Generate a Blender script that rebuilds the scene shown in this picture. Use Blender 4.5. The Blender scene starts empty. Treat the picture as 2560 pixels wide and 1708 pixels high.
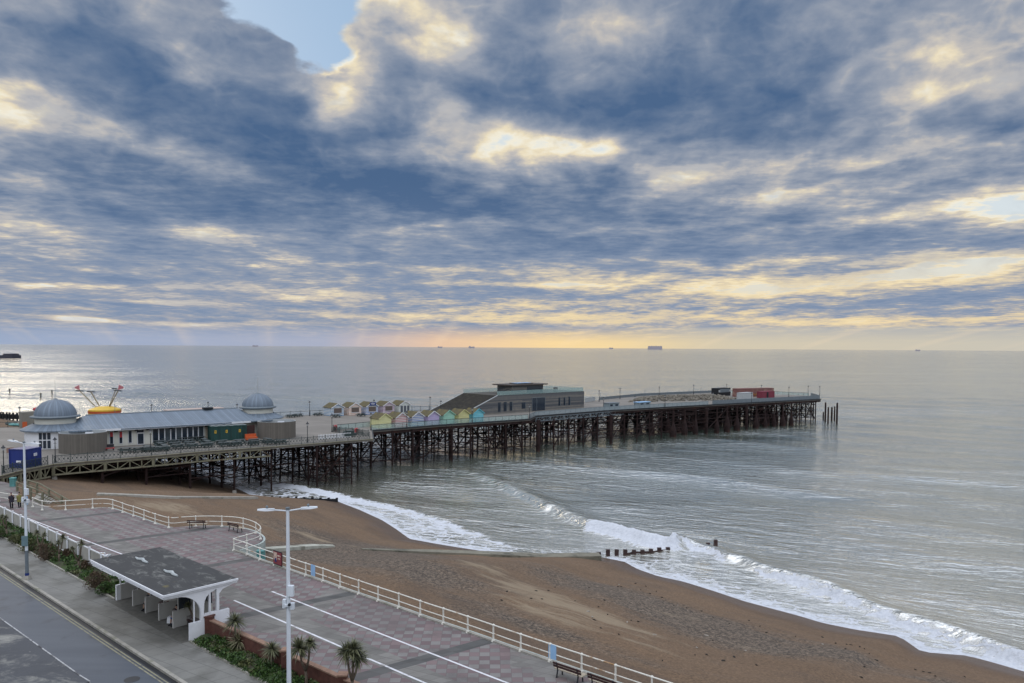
import bpy, math, random
import numpy as np
from mathutils import Vector, Matrix
R = math.radians
S = bpy.context.scene
COL = S.collection
random.seed(7)

# ------------------------------------------------------------------ camera
F, PX, PY, CAMZ = 1923.0, 1280.0, 960.0, 26.0
PITCH = math.atan((960 - 868.7) / F); ROLL = R(0.371)
cam_d = bpy.data.cameras.new('camera'); cam = bpy.data.objects.new('camera', cam_d); COL.objects.link(cam)
CM = Matrix.Rotation(R(90) - PITCH, 4, 'X') @ Matrix.Rotation(ROLL, 4, 'Z')
cam.matrix_world = Matrix.Translation((0, 0, CAMZ)) @ CM
cam_d.sensor_width = 36; cam_d.lens = 36 * F / 2560
cam_d.shift_y = (960 - 854) / 2560
cam_d.clip_start = 0.5; cam_d.clip_end = 150000
S.camera = cam
def ray(px, py):
    return (CM.to_3x3() @ Vector(((px - PX) / F, -(py - PY) / F, -1))).normalized()
def atz(px, py, z=0.0):
    d = ray(px, py); t = (z - CAMZ) / d.z
    return Vector((d.x * t, d.y * t, z))
def xz(px, py, D):
    d = ray(px, py); t = D / d.y
    return Vector((d.x * t, D, CAMZ + d.z * t))
def topix(p):
    v = CM.to_3x3().transposed() @ (Vector(p) - Vector((0, 0, CAMZ)))
    return (PX + F * v.x / -v.z, PY - F * v.y / -v.z)

# ------------------------------------------------------------------ node helpers
def lin(c):
    return tuple(((v / 255) / 12.92 if v / 255 <= 0.04045 else ((v / 255 + 0.055) / 1.055) ** 2.4) for v in c)
class NT:
    def __init__(s, tree): s.t = tree; s.n = tree.nodes; s.l = tree.links
    def node(s, typ, **kw):
        nd = s.n.new(typ)
        for k, v in kw.items(): setattr(nd, k, v)
        return nd
    def put(s, sock, v):
        if v is None: return
        if hasattr(v, 'node') or isinstance(v, bpy.types.NodeSocket): s.l.new(v, sock)
        else:
            if sock.type == 'RGBA' and len(v) == 3: v = (*v, 1)
            sock.default_value = v
    def math(s, op, a, b=None, c=None, clamp=False):
        nd = s.node('ShaderNodeMath', operation=op, use_clamp=clamp)
        s.put(nd.inputs[0], a); s.put(nd.inputs[1], b); s.put(nd.inputs[2], c)
        return nd.outputs[0]
    def vmath(s, op, a, b=None):
        nd = s.node('ShaderNodeVectorMath', operation=op)
        s.put(nd.inputs[0], a)
        if op == 'SCALE': s.put(nd.inputs[3], b)
        else: s.put(nd.inputs[1], b)
        return nd.outputs['Value'] if op in ('DOT_PRODUCT', 'LENGTH') else nd.outputs[0]
    def mapping(s, v, loc=(0, 0, 0), rot=(0, 0, 0), sc=(1, 1, 1), typ='POINT'):
        nd = s.node('ShaderNodeMapping', vector_type=typ)
        s.put(nd.inputs[0], v); nd.inputs[1].default_value = loc; nd.inputs[2].default_value = rot; nd.inputs[3].default_value = sc
        return nd.outputs[0]
    def noise(s, v, scale, detail=4, rough=0.5, dist=0.0, dim='3D'):
        nd = s.node('ShaderNodeTexNoise', noise_dimensions=dim)
        s.put(nd.inputs['Vector'], v); s.put(nd.inputs['Scale'], scale); nd.inputs['Detail'].default_value = detail
        nd.inputs['Roughness'].default_value = rough; nd.inputs['Distortion'].default_value = dist
        return nd.outputs[0]
    def ramp(s, f, stops, interp='LINEAR'):
        nd = s.node('ShaderNodeValToRGB'); cr = nd.color_ramp; cr.interpolation = interp
        while len(cr.elements) < len(stops): cr.elements.new(0.5)
        for e, (p, c) in zip(cr.elements, stops):
            e.position = p
            if not isinstance(c, (tuple, list)): c = (c, c, c)
            e.color = (*c, 1)
        s.put(nd.inputs[0], f); return nd.outputs[0]
    def mix(s, f, a, b, blend='MIX'):
        nd = s.node('ShaderNodeMix', data_type='RGBA', blend_type=blend)
        s.put(nd.inputs[0], f); s.put(nd.inputs[6], a); s.put(nd.inputs[7], b)
        return nd.outputs[2]
    def mrange(s, v, a, b, c=0.0, d=1.0, smooth=True):
        nd = s.node('ShaderNodeMapRange', interpolation_type='SMOOTHSTEP' if smooth else 'LINEAR')
        for i, x in enumerate((v, a, b, c, d)): s.put(nd.inputs[i], x)
        return nd.outputs[0]
    def sep(s, v):
        nd = s.node('ShaderNodeSeparateXYZ'); s.put(nd.inputs[0], v); return nd.outputs
    def comb(s, x=0, y=0, z=0):
        nd = s.node('ShaderNodeCombineXYZ'); s.put(nd.inputs[0], x); s.put(nd.inputs[1], y); s.put(nd.inputs[2], z); return nd.outputs[0]
    def bump(s, h, strength=0.3, dist=0.05, normal=None):
        nd = s.node('ShaderNodeBump'); nd.inputs['Strength'].default_value = strength; nd.inputs['Distance'].default_value = dist
        s.put(nd.inputs['Height'], h); s.put(nd.inputs['Normal'], normal); return nd.outputs[0]

# ------------------------------------------------------------------ world: overcast evening sky
SUN_AZ, SUN_EL = R(-37), R(19)       # azimuth measured from +Y towards +X
world = bpy.data.worlds.new('World'); S.world = world; world.use_nodes = True
w = NT(world.node_tree); w.n.clear()
gen = w.node('ShaderNodeTexCoord').outputs['Generated']
dirn = w.vmath('NORMALIZE', gen)
dx, dy, dz = w.sep(dirn)
az = w.math('ARCTAN2', dx, dy); el = w.math('ARCSINE', dz)
nsky = w.node('ShaderNodeTexSky', sky_type='NISHITA'); nsky.sun_disc = False
nsky.sun_elevation = SUN_EL; nsky.sun_rotation = SUN_AZ; nsky.air_density = 1.0; nsky.dust_density = 1.5; nsky.ozone_density = 2.0
D2 = 2560 / 2350
# control field: (x, y, half width, half height in px of the sky as seen looking out to sea, tilt deg, weight): + thick cloud, - thin
BL = [(655,-10,145,85,20,-1.2),(590,-20,110,50,0,-.5),(700,85,55,48,0,-.5),(800,120,90,40,0,-.28),
 (220,70,260,90,5,.34),(170,150,230,90,0,.12),(520,110,200,90,10,.12),(440,240,380,80,8,.34),(620,290,280,60,0,.2),(620,170,110,90,30,.12),
 (930,60,130,80,-20,-.12),(860,20,120,42,-12,-.34),(960,25,90,40,20,-.1),(1010,180,80,150,0,-.26),(800,190,120,60,0,-.12),(760,235,70,60,30,-.3),(1000,95,60,60,0,-.14),
 (0,235,100,85,20,-.42),(130,255,150,45,10,-.24),(405,145,70,30,0,-.3),(40,330,160,60,0,.2),
 (250,430,330,60,2,.22),(830,420,330,85,6,.3),(1060,465,220,70,15,.22),(520,490,500,45,0,.22),(330,345,240,25,4,-.14),(1000,345,220,30,-2,-.14),
 (1390,230,430,85,9,.36),(1850,280,260,50,-4,.2),(1650,90,420,150,0,.06),(1900,150,260,110,20,.14),(1240,90,150,60,-20,.1),(1420,130,110,60,10,-.1),
 (1380,445,260,75,0,.3),(1550,490,180,40,0,.16),(1215,370,190,42,-5,-.30),(1300,345,200,45,0,-.2),(1060,290,160,45,20,-.22),(1560,370,260,60,0,-.08),
 (500,527,150,26,3,-.4),(60,515,120,26,0,-.2),(55,410,90,30,0,-.16),(20,450,60,60,0,-.1),
 (1480,520,170,12,-2,-.3),(1700,440,260,60,0,-.12),(1860,440,180,26,-8,-.22),(1810,465,80,22,10,-.2),(2130,500,200,26,-6,-.36),(2300,470,120,50,-10,-.42),(1760,560,240,25,0,.12),(2000,560,240,24,0,.22),(2030,545,200,20,0,.1),
 (2130,120,220,35,-6,-.2),(2110,225,190,40,-6,-.26),(2250,280,260,60,0,.16),(2200,390,260,50,0,.0),(1330,575,300,35,0,.2),(700,590,500,30,0,.06),
 (1960,645,330,24,-2,-.42),(2200,610,230,28,-6,-.4),(1650,665,330,22,2,-.34),(1450,640,260,16,0,-.2),(1160,727,460,12,0,-.30),(1450,700,700,14,0,-.12),(1900,735,600,14,0,-.3),(2150,690,400,14,0,.1),
 (470,660,260,10,0,-.16),(180,652,150,8,0,-.2),(480,740,220,7,0,-.34),(180,735,60,7,0,-.55),(650,672,300,9,0,-.16),(180,700,300,12,0,.12),
 (60,650,70,7,0,-.3),(350,689,110,7,0,-.3),(650,686,150,7,0,-.26),(950,650,200,9,0,-.2),(800,610,220,9,0,-.16),(300,615,200,8,0,-.14),(1000,520,170,10,0,-.22),(1250,655,160,9,0,-.28),(1100,620,160,8,0,-.18),(1650,500,140,10,0,-.2),(1450,600,180,8,0,-.2),(2050,600,200,9,-3,-.26),(1700,610,200,9,0,-.18),(2280,600,120,10,-4,-.28),(1980,345,120,22,-8,-.2),(2080,360,160,18,0,-.2),(2250,330,120,22,0,-.2),(1900,300,70,26,-20,-.2),(1600,330,120,24,10,-.18),(1480,380,160,22,10,-.16),(1130,180,90,30,20,-.16),(60,120,90,60,20,.1)]
acc = 0.56; gapacc = 0.55
azel = w.comb(az, el, 0)
warpn = w.node('ShaderNodeTexNoise'); w.put(warpn.inputs['Vector'], w.mapping(azel, sc=(1, 2.2, 1))); warpn.inputs['Scale'].default_value = 7; warpn.inputs['Detail'].default_value = 5
wv = w.vmath('SUBTRACT', warpn.outputs['Color'], (0.5, 0.5, 0.5))
elf = w.mrange(el, 0.0, 0.35, 0.12, 1.0, False)
wv = w.vmath('MULTIPLY', wv, w.comb(0.16, w.math('MULTIPLY', elf, 0.10), 0))
pt = w.vmath('ADD', azel, wv)
for (bx, by, rx, ry, rot, wt) in BL:
    d = ray(bx * D2, by * D2)
    a_, e_ = math.atan2(d.x, d.y), math.asin(d.z)
    m = w.mapping(pt, (a_, e_, 0), (0, 0, R(-rot)), (rx * 1.55 * D2 / F * math.cos(a_) ** 1.5, ry * 1.55 * D2 / F * math.cos(a_), 1), 'TEXTURE')
    g = w.node('ShaderNodeTexGradient', gradient_type='SPHERICAL'); w.put(g.inputs[0], m)
    sm = w.mrange(g.outputs[1], 0, 1)
    if (bx, by) in ((655, -10), (590, -20), (700, 85)): gapacc = w.math('MULTIPLY_ADD', sm, wt, gapacc)
    else: acc = w.math('MULTIPLY_ADD', sm, wt * (0.9 if wt > 0 else 1), acc)
# cloud structure on a flat layer, flattening towards the horizon
den = w.math('ADD', w.math('MAXIMUM', dz, 0.0), 0.055)
pl = w.comb(w.math('DIVIDE', dx, den), w.math('DIVIDE', dy, den), 0)
n1 = w.noise(w.mapping(pl, loc=(3.1, 1.7, 0), sc=(1, .55, 1)), 1.25, 7, 0.5, 0.25)
n2 = w.noise(w.mapping(pl, loc=(9.1, 4.7, 2), sc=(1, .62, 1)), 3.6, 7, 0.52, 0.4)
n3a = w.noise(w.mapping(azel, sc=(1, 1.5, 1)), 13, 7, 0.58, 0.3)
pf = w.noise(w.mapping(azel, loc=(7, 2, 5), sc=(1, 1.5, 1)), 15, 3, 0.55, 0.5)
bil = w.math('ABSOLUTE', w.math('SUBTRACT', pf, 0.5))
n3 = w.math('MULTIPLY_ADD', w.math('SUBTRACT', 0.07, bil), w.math('MULTIPLY', w.mrange(el, 0.08, 0.22), -1.1), n3a)
ns = w.math('MULTIPLY_ADD', n1, 0.85, w.math('MULTIPLY_ADD', n2, 0.72, w.math('ADD', 0.275, w.math('MULTIPLY', w.math('SUBTRACT', n3, 0.5), w.mrange(el, 0.05, 0.22, 0.15, 0.55)))))
lowf = w.mrange(el, 0.0, 0.06, 0.75, 1.05)
n4 = w.noise(w.mapping(pl, loc=(1.1, 7.7, 3), sc=(1, 1.25, 1)), 8.0, 5, 0.6, 0.3)
ns = w.math('MULTIPLY_ADD', w.math('SUBTRACT', n4, 0.5), w.mrange(el, 0.32, 0.1, 0.14, 0.62), ns)
gedge = w.math('MULTIPLY_ADD', w.math('SUBTRACT', ns, 1.06), 0.42, gapacc)
acc = w.math('MULTIPLY_ADD', w.math('MULTIPLY', w.mrange(gedge, 0.52, 0.30), w.mrange(n3, 0.45, 0.75)), -0.55, acc)
T = w.math('MULTIPLY_ADD', w.math('SUBTRACT', ns, 1.06), w.math('MULTIPLY', lowf, 0.98), acc, clamp=True)
# colours
ccol = w.ramp(T, [(0.0, lin((222, 230, 232))), (0.10, lin((242, 236, 218))), (0.19, lin((234, 221, 192))), (0.30, lin((196, 191, 186))), (0.45, lin((156, 163, 176))), (0.60, lin((130, 143, 164))), (0.78, lin((101, 121, 150))), (0.98, lin((76, 103, 139)))])
fr_n = w.noise(w.mapping(azel, loc=(4, 4, 4), sc=(1, 1.6, 1)), 9, 5, 0.6, 0.4)
ccol = w.mix(w.math('MULTIPLY', w.math('MULTIPLY', w.mrange(fr_n, 0.44, 0.66), w.mrange(T, 0.45, 0.28)), 0.75), ccol, lin((176, 180, 188)))
# warmer thin edges low down towards the glow
warm = w.math('MULTIPLY', w.mrange(el, 0.16, 0.0), w.mrange(az, -0.38, 0.05))
thin = w.mrange(T, 0.62, 0.16)
ccol = w.mix(w.math('MULTIPLY', w.math('MULTIPLY', thin, warm), 0.7), ccol, lin((255, 226, 158)))
midwarm = w.math('MULTIPLY', w.mrange(T, 0.75, 0.4), w.mrange(el, 0.12, 0.0))
ccol = w.mix(w.math('MULTIPLY', midwarm, 0.28), ccol, lin((214, 196, 176)))
ccol = w.mix(w.math('MULTIPLY', w.mrange(el, 0.22, 0.03), w.mrange(T, 0.35, 0.7, 0.0, 0.5)), ccol, lin((146, 163, 190)))
# horizon veil
hz_c = w.ramp(w.mrange(az, -0.60, 0.60, 0, 1, False), [(0.0, lin((156, 172, 200))), (0.30, lin((172, 178, 198))), (0.42, lin((236, 200, 168))), (0.55, lin((255, 222, 160))), (0.72, lin((238, 216, 168))), (1.0, lin((212, 205, 186)))])
hzm = w.mrange(el, 0.032, 0.005)
ccol = w.mix(w.math('MULTIPLY', hzm, 0.92), ccol, hz_c)
bank = w.math('MULTIPLY', w.mrange(el, 0.028, 0.024), w.mrange(az, 0.12, 0.3))
ccol = w.mix(w.math('MULTIPLY', bank, 0.6), ccol, lin((196, 192, 182)))
# slanting rays below the cloud base: brighter air in narrow azimuth bands
rayc = w.math('MULTIPLY_ADD', el, w.math('MULTIPLY', w.math('ADD', az, 0.30), 3.2), az)
rn = w.noise(w.comb(w.math('ADD', az, w.math('MULTIPLY', w.math('MULTIPLY', el, -4.0), w.math('ADD', az, 0.28))), 0, 0), 24, 2, 0.5)
rays = w.math('MULTIPLY', w.mrange(rn, 0.5, 0.72), w.math('MULTIPLY', w.mrange(el, 0.05, 0.02), w.mrange(el, -0.01, 0.012)))
ccol = w.mix(w.math('MULTIPLY', rays, 0.2), ccol, lin((250, 224, 190)))
sky_clear = w.vmath('SCALE', nsky.outputs[0], 0.075)
gap = w.math('MAXIMUM', w.mrange(gedge, 0.41, 0.20), w.math('MULTIPLY', w.mrange(T, 0.1, 0.0), 0.12))
gcol = w.mix(0.75, sky_clear, lin((158, 192, 226)))
ccol = w.mix(gap, ccol, gcol)
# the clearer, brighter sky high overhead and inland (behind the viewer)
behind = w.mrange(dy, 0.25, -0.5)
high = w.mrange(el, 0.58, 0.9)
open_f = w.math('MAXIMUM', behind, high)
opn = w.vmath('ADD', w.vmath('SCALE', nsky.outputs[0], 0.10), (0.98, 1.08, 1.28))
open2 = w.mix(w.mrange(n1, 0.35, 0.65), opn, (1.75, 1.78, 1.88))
final = w.mix(open_f, ccol, w.vmath('SCALE', open2, w.mrange(el, 0.08, 0.55, 0.22, 1.0)))   # low inland sky dimmed in its colour, standing in for unbuilt seafront terraces
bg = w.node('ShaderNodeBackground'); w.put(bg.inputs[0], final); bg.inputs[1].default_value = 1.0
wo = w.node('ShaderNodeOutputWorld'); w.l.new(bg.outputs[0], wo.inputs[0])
world.cycles.sampling_method = 'MANUAL'; world.cycles.sample_map_resolution = 512
# sun, veiled by the cloud sheet
sd = bpy.data.lights.new('sun', 'SUN'); sd.energy = 0.24; sd.angle = R(12); sd.color = (1.0, 0.88, 0.70)
sun = bpy.data.objects.new('sun', sd); COL.objects.link(sun)
sv = Vector((math.sin(SUN_AZ) * math.cos(SUN_EL), math.cos(SUN_AZ) * math.cos(SUN_EL), math.sin(SUN_EL)))
sun.rotation_euler = sv.to_track_quat('Z', 'Y').to_euler(); sun.location = sv * 300
S.view_settings.view_transform = 'Standard'; S.view_settings.look = 'None'; S.view_settings.exposure = 0; S.view_settings.gamma = 1
S.cycles.max_bounces = 6; S.cycles.diffuse_bounces = 2; S.cycles.glossy_bounces = 3; S.cycles.transparent_max_bounces = 12; S.cycles.transmission_bounces = 4
S.cycles.caustics_reflective = False; S.cycles.caustics_refractive = False
S.cycles.use_denoising = True

# ------------------------------------------------------------------ mesh helpers
ZP, ZV, ZR, ZD = 8.0, 7.4, 7.26, 8.3     # promenade, pavement, road, pier deck (sea level 0)
A0 = Vector((-29.8, 53.9, 0)); E1 = Vector((.745, -.667, 0)).normalized(); E2 = Vector((-E1.y, E1.x, 0))
def FR(s, t, z=0.0): return A0 + E1 * s + E2 * t + Vector((0, 0, z))    # promenade frame: s along, t towards the sea
def toST(p): q = Vector((p[0], p[1], 0)) - A0; return q.dot(E1), q.dot(E2)
def basis(o, ex, ez=Vector((0, 0, 1))):
    ex = Vector(ex).normalized(); ez = Vector(ez).normalized(); ey = ez.cross(ex).normalized(); ez = ex.cross(ey)
    m = Matrix((ex, ey, ez)).transposed().to_4x4(); m.translation = Vector(o); return m

class MB:
    """collects geometry and links it as one mesh object"""
    def __init__(s): s.v = []; s.f = []; s.mi = []; s.uv = None
    def add(s, vs, fs, mi=0):
        b = len(s.v); s.v += [tuple(v) for v in vs]; s.f += [tuple(i + b for i in f) for f in fs]; s.mi += [mi] * len(fs); return s
    def box(s, c, size, M=None, mi=0, taper=1.0):
        hx, hy, hz = size[0] / 2, size[1] / 2, size[2] / 2; c = Vector(c)
        vs = [c + Vector((x * hx * (taper if z > 0 else 1), y * hy * (taper if z > 0 else 1), z * hz)) for z in (-1, 1) for y in (-1, 1) for x in (-1, 1)]
        if M is not None: vs = [M @ v for v in vs]
        return s.add(vs, [(0, 2, 3, 1), (4, 5, 7, 6), (0, 1, 5, 4), (2, 6, 7, 3), (0, 4, 6, 2), (1, 3, 7, 5)], mi)
    def bar(s, a, b, w, h=None, mi=0):
        a = Vector(a); b = Vector(b); h = h or w; d = b - a; L = d.length
        if L < 1e-6: return s
        up = Vector((0, 0, 1)) if abs(d.normalized().z) < 0.95 else Vector((0, 1, 0))
        return s.box((L / 2, 0, 0), (L, w, h), basis(a, d, up), mi)
    def tube(s, a, b, r0, r1=None, n=8, mi=0, caps=True):
        a = Vector(a); b = Vector(b); r1 = r0 if r1 is None else r1; d = (b - a).normalized()
        u = d.orthogonal().normalized(); v = d.cross(u)
        vs = []
        for p, r in ((a, r0), (b, r1)):
            for i in range(n):
                t = 2 * math.pi * i / n; vs.append(p + (u * math.cos(t) + v * math.sin(t)) * r)
        fs = [(i, (i + 1) % n, n + (i + 1) % n, n + i) for i in range(n)]
        if caps: fs += [tuple(range(n))[::-1], tuple(range(n, 2 * n))]
        return s.add(vs, fs, mi)
    def path(s, pts, r, n=6, mi=0, closed=False):
        pts = [Vector(p) for p in pts]; N = len(pts); rings = []
        for i, p in enumerate(pts):
            q0 = pts[max(i - 1, 0)]; q1 = pts[min(i + 1, N - 1)]; d = (q1 - q0).normalized()
            u = d.cross(Vector((0, 0, 1)));
            if u.length < .05: u = d.cross(Vector((0, 1, 0)))
            u.normalize(); v = u.cross(d); rr = r[i] if isinstance(r, (list, tuple)) else r
            rings.append([p + (u * math.cos(2 * math.pi * k / n) + v * math.sin(2 * math.pi * k / n)) * rr for k in range(n)])
        vs = [q for g in rings for q in g]
        fs = [(i * n + k, i * n + (k + 1) % n, (i + 1) * n + (k + 1) % n, (i + 1) * n + k) for i in range(N - 1) for k in range(n)]
        fs += [tuple(range(n))[::-1], tuple(range((N - 1) * n, N * n))]
        return s.add(vs, fs, mi)
    def lathe(s, prof, c=(0, 0, 0), n=24, mi=0, a0=0, a1=2 * math.pi, M=None):
        full = abs(a1 - a0 - 2 * math.pi) < 1e-6; m = n if full else n + 1; c = Vector(c)
        vs = [c + Vector((r * math.cos(a0 + (a1 - a0) * k / n), r * math.sin(a0 + (a1 - a0) * k / n), z)) for r, z in prof for k in range(m)]
        if M is not None: vs = [M @ v for v in vs]
        fs = []
        for i in range(len(prof) - 1):
            for k in range(n):
                k2 = (k + 1) % m if full else k + 1
                fs.append((i * m + k, i * m + k2, (i + 1) * m + k2, (i + 1) * m + k))
        return s.add(vs, fs, mi)
    def prism(s, poly, z0, z1, mi=0, M=None, top=None):
        n = len(poly); vs = [Vector((p[0], p[1], z0)) for p in poly] + [Vector((p[0], p[1], z1)) for p in poly]
        if M is not None: vs = [M @ v for v in vs]
        fs = [(i, (i + 1) % n, n + (i + 1) % n, n + i) for i in range(n)]
        s.add(vs, fs, mi); b = len(s.v) - 2 * n
        s.f += [tuple(b + n + i for i in range(n)), tuple(b + i for i in range(n))[::-1]]; s.mi += [mi if top is None else top, mi]
        return s
    def ico(s, c, r, M=None, mi=0, jit=0.0, sub=0, rng=random):
        t = (1 + 5 ** .5) / 2
        vs = [Vector(v).normalized() for v in ((-1, t, 0), (1, t, 0), (-1, -t, 0), (1, -t, 0), (0, -1, t), (0, 1, t), (0, -1, -t), (0, 1, -t), (t, 0, -1), (t, 0, 1), (-t, 0, -1), (-t, 0, 1))]
        fs = [(0, 11, 5), (0, 5, 1), (0, 1, 7), (0, 7, 10), (0, 10, 11), (1, 5, 9), (5, 11, 4), (11, 10, 2), (10, 7, 6), (7, 1, 8), (3, 9, 4), (3, 4, 2), (3, 2, 6), (3, 6, 8), (3, 8, 9), (4, 9, 5), (2, 4, 11), (6, 2, 10), (8, 6, 7), (9, 8, 1)]
        r = Vector(r) if isinstance(r, (tuple, list, Vector)) else Vector((r, r, r))
        out = []
        for v in vs:
            k = 1 + rng.uniform(-jit, jit); p = Vector((v.x * r.x * k, v.y * r.y * k, v.z * r.z * k))
            if M is not None: p = M @ p
            out.append(Vector(c) + p)
        return s.add(out, fs, mi)
    def build(s, name, mats, parent=None, smooth=False, origin=None, props=None):
        if not isinstance(mats, (list, tuple)): mats = [mats]
        me = bpy.data.meshes.new(name); o_ = Vector(origin) if origin is not None else None
        vs = s.v if o_ is None else [(v[0] - o_.x, v[1] - o_.y, v[2] - o_.z) for v in s.v]
        me.from_pydata(vs, [], s.f); me.update()
        for m in mats: me.materials.append(m)
        if len(mats) > 1: me.polygons.foreach_set('material_index', s.mi)
        if smooth: me.polygons.foreach_set('use_smooth', [True] * len(me.polygons))
        ob = bpy.data.objects.new(name, me); COL.objects.link(ob)
        if o_ is not None: ob.location = o_
        if parent is not None: ob.parent = parent
        if props: tag(ob, **props)
        return ob
def tag(o, label=None, cat=None, group=None, kind=None):
    if label: o['label'] = label
    if cat: o['category'] = cat
    if group: o['group'] = group
    if kind: o['kind'] = kind
    return o
def empty(name, loc=(0, 0, 0), rz=0, **kw):
    o = bpy.data.objects.new(name, None); COL.objects.link(o); o.location = loc; o.rotation_euler = (0, 0, rz); o.empty_display_size = .2
    return tag(o, **kw)
def fix_normals(o):
    import bmesh
    bm = bmesh.new(); bm.from_mesh(o.data); bmesh.ops.recalc_face_normals(bm, faces=bm.faces); bm.to_mesh(o.data); bm.free(); return o
def copy_tree(o, parent=None):
    c = o.copy(); COL.objects.link(c); c.parent = parent
    for ch in list(o.children): copy_tree(ch, c)
    return c
def edge_pts(pts, step):
    """points every step metres along a polyline"""
    pts = [Vector(p) for p in pts]; out = [pts[0].copy()]; left = step
    for a, b in zip(pts, pts[1:]):
        L = (b - a).length; pos = 0
        while L - pos >= left:
            pos += left; out.append(a.lerp(b, pos / L)); left = step
        left -= L - pos
    return out
def spline(pts, n=6):
    pts = [Vector(p) for p in pts]; P = [pts[0] * 2 - pts[1]] + pts + [pts[-1] * 2 - pts[-2]]; out = []
    for i in range(1, len(P) - 2):
        for k in range(n):
            t = k / n; a, b, c, d = P[i - 1:i + 3]
            out.append(0.5 * ((2 * b) + (c - a) * t + (2 * a - 5 * b + 4 * c - d) * t * t + (3 * b - a - 3 * c + d) * t ** 3))
    out.append(pts[-1]); return out

# ------------------------------------------------------------------ materials
def newmat(name):
    m = bpy.data.materials.new(name); m.use_nodes = True; t = NT(m.node_tree)
    return m, t, m.node_tree.nodes['Principled BSDF']
def pmat(name, col, rough=.7, metal=0, var=.12, scale=3.0, bump=0.0, bscale=20, spec=.4, alt=None, altamt=.5, stretch=(1, 1, 1)):
    """painted or raw surface with mottled colour, optional second tone in patches, optional bump"""
    m, t, b = newmat(name)
    c = lin(col) if max(col) > 1 else col
    co = t.node('ShaderNodeTexCoord').outputs['Object']; cm = t.mapping(co, sc=stretch)
    n = t.noise(cm, scale, 5, .6)
    lo = tuple(x * (1 - var) for x in c); hi = tuple(min(1, x * (1 + var)) for x in c)
    cc = t.ramp(n, [(.3, lo), (.7, hi)])
    if alt:
        al = lin(alt) if max(alt) > 1 else alt
        n2 = t.noise(cm, scale * .45, 6, .65)
        cc = t.mix(t.mrange(n2, .62 - altamt * .24, .70 - altamt * .1), cc, al)
    t.put(b.inputs['Base Color'], cc); b.inputs['Roughness'].default_value = rough; b.inputs['Metallic'].default_value = metal
    b.inputs['Specular IOR Level'].default_value = spec
    if bump: t.put(b.inputs['Normal'], t.bump(t.noise(cm, bscale, 4, .6), bump, .05))
    return m
M = {}
M['white'] = pmat('white_paint', (.76, .77, .79), .45, var=.05, scale=2)
M['railwhite'] = pmat('rail_paint', (.70, .675, .60), .5, var=.08, scale=2.2, alt=(.35, .20, .09), altamt=.3)
M['postwhite'] = pmat('lamp_paint', (.68, .72, .76), .4, var=.05, scale=1.2)
M['concrete'] = pmat('concrete', (.33, .31, .27), .9, var=.2, scale=1.2, bump=.4, bscale=8, alt=(.20, .20, .15), altamt=.4)
M['seawall'] = pmat('seawall_paint', (.42, .47, .44), .8, var=.15, scale=1.5, bump=.2, alt=(.55, .55, .48), altamt=.4)
M['beigewall'] = pmat('beige_render', (.40, .385, .34), .85, var=.12, scale=.8, bump=.2, alt=(.28, .27, .23), altamt=.35)
M['brick'] = pmat('red_brick', (.105, .042, .030), .85, var=.3, scale=3, bump=.3, bscale=30)
M['brickcap'] = pmat('brick_coping', (.27, .165, .115), .8, var=.2, scale=5)
M['olive'] = pmat('olive_steel', (.19, .18, .12), .6, var=.2, scale=2, alt=(.12, .08, .05), altamt=.35)
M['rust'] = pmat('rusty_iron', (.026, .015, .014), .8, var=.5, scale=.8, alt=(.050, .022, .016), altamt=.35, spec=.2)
M['rustdark'] = pmat('dark_pile_iron', (.018, .014, .015), .85, var=.5, scale=.6, alt=(.035, .024, .02), altamt=.3, spec=.2)  # darker copy of the pile iron, for the rear piles and bracing
M['darkgreen'] = pmat('dark_green_iron', (.030, .047, .045), .5, var=.2)
M['darkiron'] = pmat('dark_iron', (.022, .025, .030), .5, var=.2)
M['greysteel'] = pmat('grey_steel', (.17, .20, .22), .5, metal=.3, var=.12)
M['palegrey'] = pmat('pale_grey_panel', (.40, .42, .42), .6, var=.1)
M['zinc'] = None
M['roofolive'] = pmat('mossy_felt', (.10, .085, .045), .9, var=.3, scale=3, alt=(.15, .12, .04), altamt=.5)
M['glassdark'] = pmat('dark_glass', (.02, .03, .045), .12, var=.3, scale=1, spec=.6)
M['black'] = pmat('black_paint', (.012, .013, .016), .6)
M['navy'] = pmat('navy_paint', (.012, .03, .16), .45, var=.15, scale=1)
M['green'] = pmat('bottle_green_paint', (.015, .062, .052), .45, var=.15, scale=1)
M['orange'] = pmat('orange_plastic', (.5, .10, .03), .45)
M['red'] = pmat('red_paint', (.42, .04, .045), .5, var=.15)
M['yellow'] = pmat('yellow_paint', (.66, .42, .04), .5)
M['teal'] = pmat('teal_sheet', (.09, .25, .24), .6, var=.25, scale=2)
M['paleblue'] = pmat('pale_blue_sign', (.30, .50, .74), .5, var=.06)
M['benchred'] = pmat('bench_timber_dark', (.045, .018, .016), .5, var=.3, scale=6)
M['benchtan'] = pmat('bench_timber_pale', (.42, .36, .27), .6, var=.2, scale=6)
M['lampglass'] = pmat('lamp_glass', (.55, .57, .58), .2, var=.05)
M['bodywall'] = pmat('cream_render', (.66, .65, .57), .75, var=.06, scale=.8)
M['skin'] = pmat('skin', (.45, .28, .2), .6)
M['rock'] = pmat('stone_rubble', (.17, .15, .12), .9, var=.4, scale=1.0, alt=(.12, .11, .085), altamt=.7)

def glass_mat(name, tint, alpha):
    m, t, b = newmat(name)
    b.inputs['Base Color'].default_value = (*tint, 1); b.inputs['Roughness'].default_value = .08; b.inputs['Alpha'].default_value = alpha
    return m
M['glass'] = glass_mat('balustrade_glass', (.36, .52, .50), .34)
M['greyglass'] = glass_mat('grey_glass', (.34, .40, .42), .62)

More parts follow.
